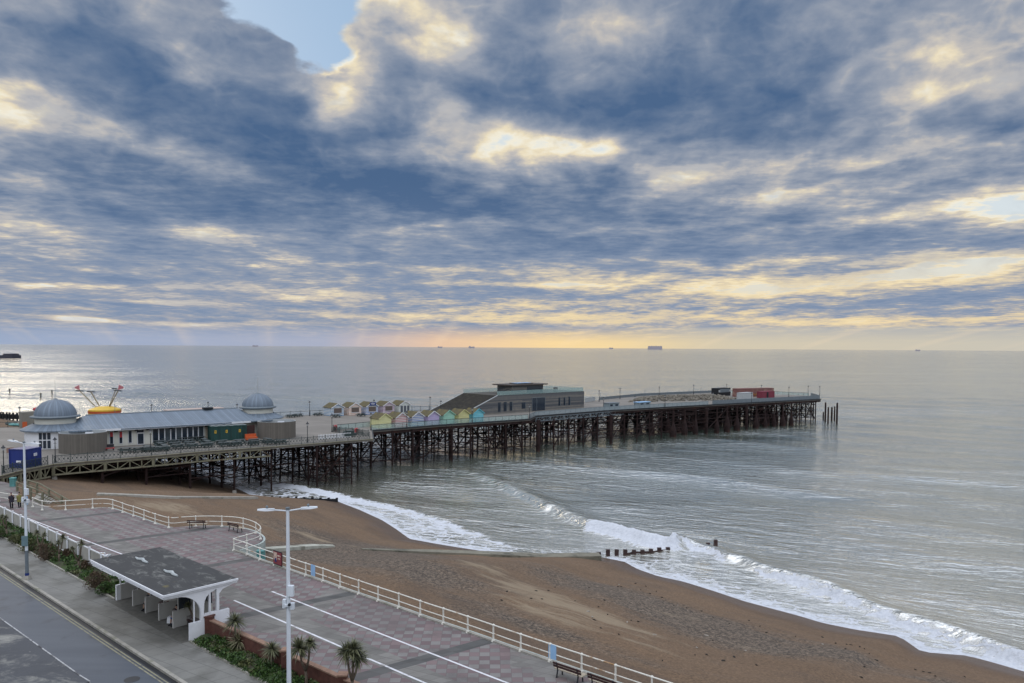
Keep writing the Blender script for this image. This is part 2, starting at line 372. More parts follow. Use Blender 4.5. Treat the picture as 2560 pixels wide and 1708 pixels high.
def stripes(name, a, b_, period=.42, axis=2, duty=.5):
    m, t, b = newmat(name); co = t.node('ShaderNodeTexCoord').outputs['Object']; z = t.sep(co)[axis]
    f = t.math('FRACT', t.math('DIVIDE', z, period))
    k = t.math('GREATER_THAN', f, duty); n = t.noise(co, 2.5, 4)
    c = t.mix(k, lin(a), lin(b_)); c = t.mix(t.mrange(n, .3, .8, 0, .22), c, (.2, .2, .2), 'MULTIPLY')
    t.put(b.inputs['Base Color'], c); b.inputs['Roughness'].default_value = .6
    g = t.math('FRACT', t.math('DIVIDE', z, period / 2)); t.put(b.inputs['Normal'], t.bump(g, .35, .03)); return m
def ribbed(name, col, period, rough=.6, strength=.6, mode='x', alt=None, dark=.6, metal=0):
    """standing seams, corrugation or upright planks"""
    m, t, b = newmat(name); tc = t.node('ShaderNodeTexCoord'); uv = t.sep(tc.outputs['UV'])[0] if mode == 'uv' else t.sep(tc.outputs['Object'])[{'x': 0, 'y': 1, 'z': 2}[mode]]
    f = t.math('FRACT', t.math('DIVIDE', uv, period)); line = t.math('LESS_THAN', f, .14)
    cell = t.math('FLOOR', t.math('DIVIDE', uv, period)); wn = t.node('ShaderNodeTexWhiteNoise', noise_dimensions='1D'); t.put(wn.inputs['W'], cell)
    c0 = lin(col) if max(col) > 1 else col
    n = t.noise(tc.outputs['Object'], 1.2, 5, .6)
    c = t.mix(t.math('MULTIPLY_ADD', wn.outputs[0], .5, t.math('MULTIPLY', n, .5)), tuple(x * .72 for x in c0), tuple(min(1, x * 1.28) for x in c0))
    if alt: c = t.mix(t.mrange(t.noise(tc.outputs['Object'], .5, 5), .5, .7), c, alt)
    c = t.mix(t.math('MULTIPLY', line, dark), c, tuple(x * .35 for x in c0))
    t.put(b.inputs['Base Color'], c); b.inputs['Roughness'].default_value = rough; b.inputs['Metallic'].default_value = metal
    t.put(b.inputs['Normal'], t.bump(line, strength, .04)); return m

# sand and shingle
def beach_mat():
    m, t, b = newmat('shingle_beach'); co = t.node('ShaderNodeTexCoord').outputs['Object']
    rot = t.mapping(co, rot=(0, 0, R(39)))            # streaks run along the shore
    st = t.mapping(rot, sc=(.30, 1.1, 1))
    big = t.noise(st, .16, 7, .62, .6); mid = t.noise(t.mapping(rot, loc=(5, 9, 0), sc=(.45, 1.2, 1)), .55, 6, .65, .4)
    fine = t.noise(co, 3.2, 6, .85)
    br = t.mix(t.math('ADD', t.math('MULTIPLY', big, .6), t.math('MULTIPLY', fine, .4)), (.095, .062, .038), (.215, .142, .088)); gr = t.mix(t.mrange(fine, .40, .60), (.045, .037, .030), (.19, .15, .115))
    shg = t.node('ShaderNodeAttribute', attribute_name='shingle').outputs['Fac']
    snd = t.node('ShaderNodeAttribute', attribute_name='sand').outputs['Fac']
    wet = t.node('ShaderNodeAttribute', attribute_name='wet').outputs['Fac']
    kk = t.mrange(t.math('ADD', t.math('MULTIPLY', mid, .8), t.math('MULTIPLY', shg, .35)), .30, .75)
    c = t.mix(kk, br, gr)
    sp = t.noise(co, 4.2, 3, .85); c = t.mix(t.math('MULTIPLY', t.mrange(kk, 0, 1, .35, 1), .85), c, t.mix(t.mrange(sp, .36, .64), (.62, .61, .60), (1.4, 1.35, 1.3)), 'MULTIPLY')
    sk = t.mrange(t.math('MULTIPLY_ADD', t.math('SUBTRACT', t.noise(t.mapping(rot, loc=(2, 3, 1), sc=(.3, 1.3, 1)), .6, 8, .7, .6), .5), 1.5, snd), .14, .55)
    sc_ = t.mix(mid, (.22, .165, .105), (.32, .255, .175))
    c = t.mix(1.0, c, t.mix(t.mrange(t.noise(co, 5.5, 2, .8), .38, .62), (.80, .80, .80), (1.2, 1.19, 1.17)), 'MULTIPLY'); c = t.mix(t.mrange(t.noise(t.mapping(rot, loc=(9, 1, 0), sc=(.22, 1, 1)), .22, 5, .6, .5), .52, .66, 0, .5), c, (.085, .062, .046))
    c = t.mix(t.math('MULTIPLY', sk, .85), c, sc_)
    deb = t.mrange(t.noise(t.mapping(rot, sc=(.5, 1.6, 1)), 3.2, 3, .7), .74, .80); c = t.mix(t.math('MULTIPLY', deb, .6), c, (.03, .025, .02))
    c = t.mix(t.math('MULTIPLY', wet, .75), c, (.080, .050, .032))
    t.put(b.inputs['Base Color'], c)
    t.put(b.inputs['Roughness'], t.mrange(wet, .2, 1.0, .95, .42)); b.inputs['Specular IOR Level'].default_value = .35
    h = t.math('ADD', t.math('MULTIPLY', fine, .5), t.math('MULTIPLY', mid, 1.5)); t.put(b.inputs['Normal'], t.bump(h, .55, .12)); return m

def water_mat():
    m, t, b = newmat('sea_water'); co = t.node('ShaderNodeTexCoord').outputs['Object']
    rot = t.mapping(co, rot=(0, 0, R(24)))
    foam = t.node('ShaderNodeAttribute', attribute_name='foam').outputs['Fac']; turb = t.node('ShaderNodeAttribute', attribute_name='turb').outputs['Fac']
    w1 = t.noise(t.mapping(rot, sc=(.6, 1.3, 1)), 1.2, 4, .6, .4); w1b = t.noise(t.mapping(rot, loc=(3, 8, 0), sc=(.42, 1.2, 1)), .52, 3, .55, .5); w2 = t.noise(t.mapping(rot, sc=(.45, 1.5, 1)), .20, 4, .5, .3); w3 = t.noise(t.mapping(rot, sc=(.3, 1.2, 1)), .035, 3, .5)
    gust = t.noise(t.mapping(co, sc=(.25, 1, 1)), .018, 4, .55, .6)
    calm = t.mrange(gust, .38, .62, .35, 1.0)
    h = t.math('ADD', t.math('MULTIPLY', calm, t.math('MULTIPLY_ADD', w1, .40, t.math('MULTIPLY', w1b, 1.1))), t.math('ADD', t.math('MULTIPLY', w2, .22), t.math('MULTIPLY', w3, .35)))
    l1 = t.noise(t.mapping(rot, sc=(.55, 1.3, 1)), .55, 8, .68, 1.2); vor = t.node('ShaderNodeTexVoronoi', feature='DISTANCE_TO_EDGE'); t.put(vor.inputs['Vector'], t.vmath('ADD', t.mapping(rot, sc=(.4, 1, 1)), t.vmath('SCALE', t.node('ShaderNodeTexNoise').outputs['Color'], 0)))
    nz = t.node('ShaderNodeTexNoise'); t.put(nz.inputs['Vector'], rot); nz.inputs['Scale'].default_value = .8; nz.inputs['Detail'].default_value = 4
    t.put(vor.inputs['Vector'], t.vmath('ADD', t.mapping(rot, sc=(.45, 1, 1)), t.vmath('SCALE', nz.outputs['Color'], 1.4))); vor.inputs['Scale'].default_value = .75
    lace = t.mrange(vor.outputs['Distance'], .0, .15, .40, 0)
    fv = t.math('ADD', t.math('ADD', foam, t.math('MULTIPLY', lace, t.mrange(foam, .05, .4))), t.math('MULTIPLY', t.math('SUBTRACT', l1, .5), 1.5))
    fm = t.math('MULTIPLY', t.mrange(fv, .38, .78), t.mrange(foam, .01, .12))
    body = t.mix(t.mrange(w2, .35, .65), (.088, .122, .098), (.14, .17, .14)); body = t.mix(t.math('MULTIPLY', turb, .85), body, (.29, .28, .215))
    fc = t.mix(t.noise(rot, 2.2, 5, .7), (.32, .35, .40), (.80, .82, .86))
    t.put(b.inputs['Base Color'], t.mix(fm, body, fc)); t.put(b.inputs['Roughness'], t.mrange(fm, 0, 1, .09, .9)); b.inputs['IOR'].default_value = 2.6
    b.inputs['Specular IOR Level'].default_value = .5
    h = t.math('ADD', h, t.math('MULTIPLY', t.math('MULTIPLY', fm, t.noise(rot, 3, 5, .7)), .25))
    nrm = t.bump(h, 1.0, .55); t.put(b.inputs['Normal'], nrm)
    gl = t.node('ShaderNodeBsdfGlossy'); gl.inputs['Color'].default_value = (1.0, .98, .93, 1); gl.inputs['Roughness'].default_value = .10; t.put(gl.inputs['Normal'], nrm)
    mx = t.node('ShaderNodeMixShader'); t.put(mx.inputs[0], t.math('MULTIPLY', t.math('SUBTRACT', 1, fm), .52)); t.l.new(b.outputs[0], mx.inputs[1]); t.l.new(gl.outputs[0], mx.inputs[2])
    t.l.new(mx.outputs[0], m.node_tree.nodes['Material Output'].inputs[0]); return m

def paving_mat():
    m, t, b = newmat('promenade_paving'); co = t.node('ShaderNodeTexCoord').outputs['Object']
    q = t.mapping(co, rot=(0, 0, R(-1.5)), sc=(1 / .6, 1 / .58, 1)); fl = t.vmath('FLOOR', q); fr = t.vmath('FRACTION', q)
    fx, fy, _ = t.sep(fl); chk = t.math('PINGPONG', t.math('ADD', fx, fy), 1.0)
    wn = t.node('ShaderNodeTexWhiteNoise', noise_dimensions='2D'); t.put(wn.inputs['Vector'], fl); rnd = wn.outputs[0]
    gx, gy, _ = t.sep(fr); joint = t.math('MAXIMUM', t.math('GREATER_THAN', t.math('ABSOLUTE', t.math('SUBTRACT', gx, .5)), .475), t.math('GREATER_THAN', t.math('ABSOLUTE', t.math('SUBTRACT', gy, .5)), .475))
    pink = t.mix(rnd, (.150, .110, .112), (.205, .154, .152)); grey = t.mix(rnd, (.175, .163, .158), (.235, .222, .21))
    k = t.mrange(t.math('ADD', chk, t.math('MULTIPLY', t.math('GREATER_THAN', rnd, .93), -1)), .3, .6)
    c = t.mix(k, pink, grey)
    # s,t coordinates of the promenade
    rel = t.vmath('SUBTRACT', co, (A0.x, A0.y, 0)); s_ = t.vmath('DOT_PRODUCT', rel, tuple(E1)); tt = t.vmath('DOT_PRODUCT', rel, tuple(E2))
    big = t.noise(co, .10, 3, .5); irr = t.math('MULTIPLY', t.math('SUBTRACT', t.noise(co, .35, 2), .5), .3)
    tj = t.math('ADD', tt, irr)
    lband = t.math('MULTIPLY', t.math('GREATER_THAN', tt, 6.5), t.math('LESS_THAN', tt, 8.1))
    # greyer repaired areas
    patch = t.mrange(t.math('ADD', t.noise(t.vmath('FLOOR', t.vmath('SCALE', co, .8)), .14, 2, .5), 0), .60, .62)
    blk = t.mapping(co, rot=(0, 0, -math.atan2(E1.y, E1.x)), sc=(1 / .9, 1 / .55, 1)); bb = t.vmath('FLOOR', blk); bf = t.sep(t.vmath('FRACTION', blk))
    wb = t.node('ShaderNodeTexWhiteNoise', noise_dimensions='2D'); t.put(wb.inputs['Vector'], bb)
    bj = t.math('MAXIMUM', t.math('GREATER_THAN', bf[0], .955), t.math('GREATER_THAN', bf[1], .94))
    gblock = t.mix(wb.outputs[0], (.15, .145, .132), (.22, .21, .192))
    c = t.mix(t.math('MAXIMUM', lband, patch), c, gblock)
    # dark cross bands every 13.3 m, slightly skew to the promenade
    dn = Vector((-.61, .79, 0)); u = t.vmath('DOT_PRODUCT', co, (dn.x, dn.y, 0))
    uf = t.math('FRACT', t.math('DIVIDE', t.math('SUBTRACT', u, 50.8 - .45 - 1330), 13.3)); cb = t.math('LESS_THAN', uf, .07)
    c = t.mix(cb, c, t.mix(wb.outputs[0], (.075, .075, .073), (.115, .115, .110)))
    jn = t.mix(t.math('MAXIMUM', lband, t.math('MAXIMUM', patch, cb)), t.comb(joint, 0, 0), t.comb(bj, 0, 0)); jv = t.sep(jn)[0]
    c = t.mix(t.math('MULTIPLY', jv, .55), c, (.09, .075, .07))
    dirt = t.noise(co, .45, 6, .65); c = t.mix(t.mrange(dirt, .46, .74, 0, .6), c, (.10, .09, .085)); c = t.mix(t.mrange(t.noise(co, 2.3, 4, .75), .66, .76, 0, .45), c, (.07, .065, .06)); c = t.mix(t.mrange(t.noise(co, .16, 5, .6), .50, .72, 0, .5), c, (.14, .125, .12))
    t.put(b.inputs['Base Color'], c); b.inputs['Roughness'].default_value = .8; b.inputs['Specular IOR Level'].default_value = .3
    t.put(b.inputs['Normal'], t.bump(t.math('SUBTRACT', 1, jv), .25, .01)); return m

def pavement_mat():
    m, t, b = newmat('pavement_slabs'); co = t.node('ShaderNodeTexCoord').outputs['Object']
    q = t.mapping(co, rot=(0, 0, -math.atan2(E1.y, E1.x)), sc=(1 / 1.35, 1 / 1.0, 1)); fl = t.vmath('FLOOR', q); fr = t.sep(t.vmath('FRACTION', q))
    wn = t.node('ShaderNodeTexWhiteNoise', noise_dimensions='2D'); t.put(wn.inputs['Vector'], fl)
    j = t.math('MAXIMUM', t.math('GREATER_THAN', fr[0], .975), t.math('GREATER_THAN', fr[1], .97))
    n = t.noise(co, .9, 7, .65); c = t.mix(n, (.12, .118, .108), (.27, .262, .238)); c = t.mix(t.math('MULTIPLY', wn.outputs[0], .35), c, (.20, .195, .17))
    c = t.mix(t.mrange(t.noise(co, .28, 5, .6), .44, .66, 0, .75), c, (.095, .092, .078)); c = t.mix(t.mrange(t.noise(co, 2.0, 5, .75), .62, .74, 0, .5), c, (.06, .058, .05))
    c = t.mix(t.math('MULTIPLY', j, .6), c, (.05, .05, .045))
    t.put(b.inputs['Base Color'], c); b.inputs['Roughness'].default_value = .85
    t.put(b.inputs['Normal'], t.bump(t.math('ADD', n, t.math('MULTIPLY', j, -.5)), .3, .02)); return m
def road_mat():
    m, t, b = newmat('asphalt'); co = t.node('ShaderNodeTexCoord').outputs['Object']
    q = t.mapping(co, rot=(0, 0, -math.atan2(E1.y, E1.x)), sc=(.08, 1, 1)); n = t.noise(q, 1.1, 4, .5); f = t.noise(co, 30, 3, .7)
    c = t.mix(n, (.045, .058, .08), (.105, .122, .145)); c = t.mix(t.mrange(f, .3, .7, 0, .3), c, (.05, .05, .055))
    c = t.mix(t.mrange(t.noise(co, .5, 5, .6), .56, .70, 0, .6), c, (.035, .038, .045)); sgut = t.vmath('DOT_PRODUCT', t.vmath('SUBTRACT', co, (A0.x, A0.y, 0)), tuple(E2)); c = t.mix(t.math('MULTIPLY', t.mrange(t.math('MULTIPLY_ADD', t.noise(q, 2, 4), .9, sgut), -1.75, -1.1), .8), c, (.02, .02, .022))
    t.put(b.inputs['Base Color'], c); b.inputs['Roughness'].default_value = .62; t.put(b.inputs['Normal'], t.bump(f, .2, .01)); return m
def deck_mat():
    m, t, b = newmat('deck_boards'); co = t.node('ShaderNodeTexCoord').outputs['Object']
    ang = math.atan2(.67, .74); q = t.mapping(co, rot=(0, 0, -ang)); x, y, _ = t.sep(q)
    f = t.math('FRACT', t.math('DIVIDE', x, .5)); ln = t.math('LESS_THAN', f, .12)
    n = t.noise(t.mapping(q, sc=(1, .3, 1)), .25, 6, .6); c = t.mix(n, (.135, .12, .10), (.25, .228, .20)); c = t.mix(t.math('MULTIPLY', ln, .35), c, (.08, .07, .06))
    c = t.mix(t.mrange(t.noise(co, .12, 4), .5, .7, 0, .4), c, (.30, .27, .235))
    t.put(b.inputs['Base Color'], c); b.inputs['Roughness'].default_value = .8; return m
def flatroof_mat(name, base, lich, amt=.5):
    m, t, b = newmat(name); co = t.node('ShaderNodeTexCoord').outputs['Object']; n = t.noise(co, .7, 7, .7, .6); f = t.noise(co, 5, 6, .7)
    c = t.mix(n, tuple(x * .7 for x in base), tuple(x * 1.35 for x in base)); st = t.noise(t.mapping(co, sc=(.5, 1, 1)), 1.3, 8, .72, .8)
    c = t.mix(t.mrange(st, .64 - amt * .16, .70, 0, .85), c, lich); c = t.mix(t.mrange(t.noise(co, 2.6, 8, .75, 1.0), .62, .72, 0, .5 * amt), c, lich); c = t.mix(t.mrange(f, .7, .8, 0, .5), c, (.35, .34, .3))
    ylw = t.noise(co, .5, 3); c = t.mix(t.mrange(ylw, .68, .74, 0, .55), c, (.17, .14, .045))
    t.put(b.inputs['Base Color'], c); b.inputs['Roughness'].default_value = .85; t.put(b.inputs['Normal'], t.bump(f, .4, .03)); return m
def stone_mat():
    m, t, b = newmat('timber_clad'); co = t.node('ShaderNodeTexCoord').outputs['Object']; ang = math.atan2(.67, .74)
    q = t.mapping(co, rot=(0, 0, -ang)); x, y, z = t.sep(q)
    cell = t.comb(t.math('FLOOR', t.math('DIVIDE', t.math('ADD', t.math('ADD', x, y), t.math('MULTIPLY', t.math('FLOOR', t.math('DIVIDE', z, .3)), 1.37)), 1.9)), t.math('FLOOR', t.math('DIVIDE', z, .3)), 0)
    wn = t.node('ShaderNodeTexWhiteNoise', noise_dimensions='2D'); t.put(wn.inputs['Vector'], cell)
    c = t.ramp(wn.outputs[0], [(0, (.055, .058, .068)), (.5, (.12, .12, .12)), (1, (.24, .215, .18))]); c = t.mix(t.mrange(t.noise(co, 1, 4), .3, .8, 0, .6), c, (.09, .10, .105))
    ln = t.math('LESS_THAN', t.math('FRACT', t.math('DIVIDE', z, .3)), .15); c = t.mix(t.math('MULTIPLY', ln, .5), c, (.03, .03, .03))
    t.put(b.inputs['Base Color'], c); b.inputs['Roughness'].default_value = .75; return m
def leaf_mat(name, a, b_, trans=.2):
    m, t, b = newmat(name); co = t.node('ShaderNodeTexCoord').outputs['Object']; oi = t.node('ShaderNodeObjectInfo')
    n = t.noise(co, 4, 3, .6); g = t.node('ShaderNodeNewGeometry'); k = t.math('ADD', t.math('MULTIPLY', n, .6), t.math('MULTIPLY', g.outputs['Random Per Island'], .5))
    t.put(b.inputs['Base Color'], t.mix(t.mrange(k, .25, .85), a, b_)); b.inputs['Roughness'].default_value = .6
    return m
M['beach'] = beach_mat(); M['sea'] = water_mat(); M['paving'] = paving_mat(); M['pavement'] = pavement_mat(); M['road'] = road_mat(); M['deck'] = deck_mat()
M['felt'] = flatroof_mat('bitumen_roof', (.040, .041, .042), (.19, .19, .175), .85); M['felt2'] = flatroof_mat('lichen_roof', (.065, .068, .075), (.34, .33, .29), .9)
M['clad'] = stone_mat()
M['zinc'] = ribbed('zinc_seams', (.165, .205, .25), .45, .55, .7, 'uv', dark=.45, metal=.15)
M['cylinder'] = ribbed('grey_timber_planks', (.14, .125, .105), .16, .85, .4, 'uv', dark=.5)
M['leafgreen'] = leaf_mat('leaf_green', (.018, .042, .010), (.075, .14, .028)); M['leafolive'] = leaf_mat('leaf_olive', (.035, .045, .015), (.13, .14, .05))
M['twig'] = leaf_mat('twiggy_brown', (.045, .030, .018), (.15, .10, .06)); M['straw'] = leaf_mat('pale_strap_leaf', (.10, .10, .045), (.34, .31, .19)); M['cord'] = leaf_mat('strap_leaf', (.035, .045, .02), (.17, .17, .085))
M['soil'] = pmat('soil', (.05, .045, .028), .95, var=.4, scale=1.5, alt=(.045, .075, .02), altamt=.7, bump=.6, bscale=4)
M['trunk'] = pmat('fibrous_trunk', (.12, .09, .065), .9, var=.3, scale=8, bump=.5)

# ------------------------------------------------------------------ shore geometry
SH = [atz(x, y, 0) for x, y in [(-700, 1065), (-300, 1050), (0, 1043), (250, 1100), (506, 1185), (600, 1222), (642, 1243), (740, 1249), (842, 1251), (905, 1275), (960, 1300), (995, 1322), (1030, 1347), (1090, 1358), (1150, 1368), (1223, 1379), (1360, 1388), (1502, 1391), (1566, 1404), (1598, 1422), (1650, 1440), (1712, 1453), (1777, 1473), (1868, 1503), (2000, 1538), (2060, 1556), (2139, 1572), (2251, 1589), (2307, 1628), (2420, 1637), (2560, 1674), (2800, 1740), (3300, 1880)]]
ES = Vector((-.78, .62, 0)).normalized(); EN = Vector((.62, .78, 0)).normalized(); ES = Vector((-EN.y, EN.x, 0))
def sn(p): return p[0] * ES.x + p[1] * ES.y, p[0] * EN.x + p[1] * EN.y
def poly_sn(pts):
    a = sorted(sn(p) for p in pts); return np.array([q[0] for q in a]), np.array([q[1] for q in a])
shS, shN = poly_sn(SH)
def shore_n(s): return np.interp(s, shS, shN)
class PN:
    """value noise in 2D for numpy"""
    def __init__(s, seed): s.g = np.random.RandomState(seed).rand(256, 256)
    def __call__(s, x, y, octs=4, gain=.5):
        tot = 0; amp = 1; nrm = 0
        for o in range(octs):
            xi = np.floor(x).astype(int); yi = np.floor(y).astype(int); fx = x - xi; fy = y - yi; fx = fx * fx * (3 - 2 * fx); fy = fy * fy * (3 - 2 * fy)
            g = s.g; a = g[xi % 256, yi % 256]; b = g[(xi + 1) % 256, yi % 256]; c = g[xi % 256, (yi + 1) % 256]; d = g[(xi + 1) % 256, (yi + 1) % 256]
            tot = tot + amp * (a * (1 - fx) * (1 - fy) + b * fx * (1 - fy) + c * (1 - fx) * fy + d * fx * fy); nrm += amp; amp *= gain; x = x * 2.03 + 17; y = y * 2.03 + 31
        return tot / nrm
pn = PN(3)
def grid_mesh(name, X, Y, Z, mat, attrs=None, smooth=True):
    nr, nc = X.shape; me = bpy.data.meshes.new(name); n = nr * nc
    me.vertices.add(n); me.vertices.foreach_set('co', np.stack([X, Y, Z], -1).reshape(-1).astype(np.float32))
    i = (np.arange(nr - 1)[:, None] * nc + np.arange(nc - 1)[None]).reshape(-1)
    q = np.stack([i, i + 1, i + nc + 1, i + nc], -1); nf = len(q)
    me.loops.add(nf * 4); me.loops.foreach_set('vertex_index', q.reshape(-1).astype(np.int32))
    me.polygons.add(nf); me.polygons.foreach_set('loop_start', (np.arange(nf) * 4).astype(np.int32)); me.polygons.foreach_set('loop_total', np.full(nf, 4, np.int32))
    me.update(calc_edges=True); me.polygons.foreach_set('use_smooth', [smooth] * nf)
    for k, v in (attrs or {}).items():
        a = me.attributes.new(k, 'FLOAT', 'POINT'); a.data.foreach_set('value', v.reshape(-1).astype(np.float32))
    me.materials.append(mat); o = bpy.data.objects.new(name, me); COL.objects.link(o); return o
def smst(x, a, b):
    t = np.clip((x - a) / (b - a), 0, 1); return t * t * (3 - 2 * t)
PROM_EDGE = 0
def beach_z(x, y):
    s = x * ES.x + y * ES.y; n = x * EN.x + y * EN.y; d = shore_n(s) - n     # landward distance
    z = np.where(d < 0, d * .12, np.interp(d, [0, 2, 8, 20, 30, 38, 60, 120], [0, .28, 1.5, 4.0, 5.9, 7.0, 7.1, 7.2]))
    z = z + (pn(x * .12, y * .12, 4) - .5) * .7 * smst(d, 4, 14) + (pn(x * .9, y * .9, 2) - .5) * .08 * smst(d, 2, 6)
    return np.minimum(z, 7.15 + 0 * z), d, s
# beach
ss = np.arange(-75, 330, .8); dd = np.concatenate([np.arange(-25, 50, .35), np.arange(50, 130, 4.0)])
Sg, Dg = np.meshgrid(ss, dd, indexing='ij'); Ng = shore_n(Sg) - Dg
X = Sg * ES.x + Ng * EN.x; Y = Sg * ES.y + Ng * EN.y; Z, Dd, _ = beach_z(X, Y); Z = np.where(Dd > 62, 6.0, Z)
sand = np.zeros_like(X); shing = np.zeros_like(X)
Ss = X * ES.x + Y * ES.y; Nn = X * EN.x + Y * EN.y
def patch(out, lst, zz):
    for (px, py, rx, ry, wgt) in lst:
        c = atz(px, py, zz); L_ = (atz(px + rx, py + rx * .38, zz) - c).length; W_ = (atz(px, py - ry, zz) - c).length * 1.25; cs, cn = sn(c)
        out += wgt * np.exp(-(((Ss - cs) / L_) ** 2 + ((Nn - cn) / W_) ** 2) ** 1.3)
patch(sand, [(400, 1290, 60, 14, .7), (470, 1305, 70, 10, .4), (700, 1300, 90, 9, .5), (860, 1318, 120, 7, .55), (680, 1324, 60, 5, .3), (1190, 1412, 60, 10, .6), (1260, 1450, 110, 20, .7), (1400, 1510, 150, 20, .75), (1560, 1570, 150, 20, .65), (1350, 1560, 110, 22, .55), (1480, 1610, 150, 12, .55), (1250, 1520, 120, 12, .4), (1640, 1625, 90, 8, .6), (1760, 1490, 120, 12, .35), (1640, 1480, 90, 12, .35), (1850, 1570, 130, 14, .35), (2190, 1650, 70, 4, .5), (1650, 1660, 100, 6, .35)], 5)
patch(shing, [(860, 1342, 190, 18, 1.0), (1010, 1352, 90, 12, .8), (900, 1430, 170, 36, .9), (740, 1400, 120, 26, .9), (1060, 1500, 170, 28, .8), (1500, 1450, 200, 26, .9), (1700, 1520, 220, 34, 1.0), (1900, 1590, 200, 30, 1.0), (1250, 1620, 160, 24, .7), (2100, 1600, 120, 22, .9), (2420, 1690, 150, 24, 1.0), (1450, 1690, 200, 14, .5), (1750, 1600, 160, 20, .5)], 4)
wet = 1 - smst(Dd + (pn(X * .25, Y * .25, 3) - .5) * 3, 1.0, 6.5)
beach = grid_mesh('beach', X, Y, Z, M['beach'], {'sand': np.clip(sand, 0, 1) * .62 - .12, 'shingle': np.clip(shing, 0, 1) * 1.2 - .2, 'wet': wet}); tag(beach, kind='structure')
beach['label'] = 'brown shingle and sand beach between promenade and sea'
# sea
rows = [30.0]
while rows[-1] < 420: rows.append(rows[-1] * 1.0052)
while rows[-1] < 90000: rows.append(rows[-1] * 1.035)
angs = np.tan(np.radians(np.concatenate([np.arange(-62, -38, .8), np.arange(-38, 38, .17), np.arange(38, 63, .8)])))
Yr = np.array(rows)[:, None]; X = Yr * angs[None]; Y = np.repeat(Yr, X.shape[1], 1)
s = X * ES.x + Y * ES.y; n = X * EN.x + Y * EN.y; off = n - shore_n(s)     # seaward distance
def crest(pts, amp, sig_shore=.9, sig_sea=3.2):
    a, b = poly_sn([atz(p[0], p[1], amp * .5) for p in pts]); k = sorted((sn(atz(p[0], p[1], amp * .5))[0], p[2]) for p in pts)
    nn = np.interp(s, a, b) + (pn(s * .35, s * 0 + 4.2, 3) - .5) * 1.0; A = np.interp(s, [q[0] for q in k], [q[1] for q in k], left=0, right=0); d = n - nn
    return amp * A * np.where(d < 0, np.exp(-(d / sig_shore) ** 2), np.exp(-(d / sig_sea) ** 2)), d, A
W1 = [(1130, 1165, 0), (1190, 1183, .35), (1260, 1212, .6), (1330, 1245, .8), (1400, 1275, .9), (1470, 1305, 1), (1540, 1326, 1), (1620, 1350, 1), (1690, 1364, .9), (1725, 1368, 0)]
W2 = [(1672, 1366, .5), (1720, 1358, .8), (1770, 1370, .7), (1830, 1397, .8), (1900, 1424, .8), (2068, 1474, 1), (2181, 1519, .7), (2300, 1556, .9), (2391, 1586, 1), (2540, 1637, 1), (2700, 1690, 1)]
W3 = [(640, 1200, 0), (710, 1213, .7), (790, 1226, .8), (845, 1238, 1), (930, 1256, .8), (1030, 1277, .6), (1110, 1300, .5), (1180, 1325, .4), (1250, 1350, .2), (1330, 1378, 0)]
h1, d1, a1 = crest(W1, 1.25, 1.1, 3.5); h2, d2, a2 = crest(W2, 1.1, .8, 2.6); h3, d3, a3 = crest(W3, .5, .7, 2.2)
fade = smst(off, 0, 10)
ang = [R(52), R(58), R(45), R(66)]
Zs = np.zeros_like(X)
for i, (wl, am) in enumerate([(34, .26), (21, .16), (13, .09), (8.2, .045)]):
    kx, ky = math.cos(ang[i]), math.sin(ang[i]); ph = (pn(X / 60 + i, Y / 60, 3) - .5) * 9; c = np.sin((X * kx + Y * ky) * 2 * math.pi / wl + ph)
    Zs += am * (c + .3 * c * c) * (1 / (1 + (Y / 500) ** 2))
Zs *= fade * .75
nz1 = pn(X * .8, Y * .8, 4, .6); nz2 = pn(s * .12 + 7, n * .5, 4)
foam = np.zeros_like(X)
near = np.exp(-np.clip(off, 0, None) / 1.1) * .8
band3 = smst(d3, 1.0, -1.0) * (a3 > 0) * smst(off, -.5, .2) * (.22 + .48 * nz2) * smst(a3, 0, .15); roll3 = np.exp(-((d3 + 1.0) / .8) ** 2) * .6 * a3
band2 = smst(d2, .6, -1.2) * (a2 > 0) * smst(off, -.5, .2) * (.09 + .38 * nz2) ; roll2 = np.exp(-((d2 + 1.0) / .65) ** 2) * .6 * a2 * smst(pn(s * .2, s * 0 + 1, 2), .25, .6)
k1 = sorted((sn(atz(p[0], p[1], .5))[0], p[2]) for p in [(1468, 1305, 0), (1492, 1312, 1), (1688, 1364, 1), (1712, 1368, .3), (1730, 1368, 0)])
b1 = np.interp(s, [q[0] for q in k1], [q[1] for q in k1], left=0, right=0)
roll1 = np.where(d1 < .5, np.exp(-((d1 + .9) / 1.5) ** 2), 0) * 1.35 * b1
wash1 = smst(d1, 0, -3) * smst(d1, -7, -2) * .28 * b1
wash2 = smst(d1, -14, -6) * 0
s_g = sn(atz(1502, 1391, 0))[0]
shoref = np.exp(-np.clip(off, 0, None) / 3.2) * (.45 + .5 * pn(s * .15, off * .6, 3)) * smst(off, -1.5, .1)
foam = np.maximum.reduce([near, band3 + roll3, band2 + roll2, roll1, wash1, shoref])
foam = np.where((s < s_g - 1) | (s > sn(atz(1260, 1385, 0))[0]), foam, np.minimum(foam, .3 + roll1))
foam *= smst(off, 42, 25) + 0 * foam
offp = sn(atz(640, 1240, 0))[0]
foam = np.where(s > offp + 14, foam * .45, foam)
Zs = Zs + (h1 + h2 + h3) + nz1 * np.clip(roll1, 0, 1) * .55 + nz1 * np.clip(roll2 + roll3, 0, 1) * .22
Zs = Zs + np.exp(-np.clip(off, 0, None) / 2.5) * .06
turb = np.clip(np.exp(-np.clip(off, 0, None) / 22) + .25 * np.exp(-np.clip(off - 10, 0, None) / 60), 0, 1)
sea = grid_mesh('sea', X, Y, Zs, M['sea'], {'foam': foam, 'turb': turb}); tag(sea, kind='structure'); sea['label'] = 'grey green sea reflecting the cloudy sky'

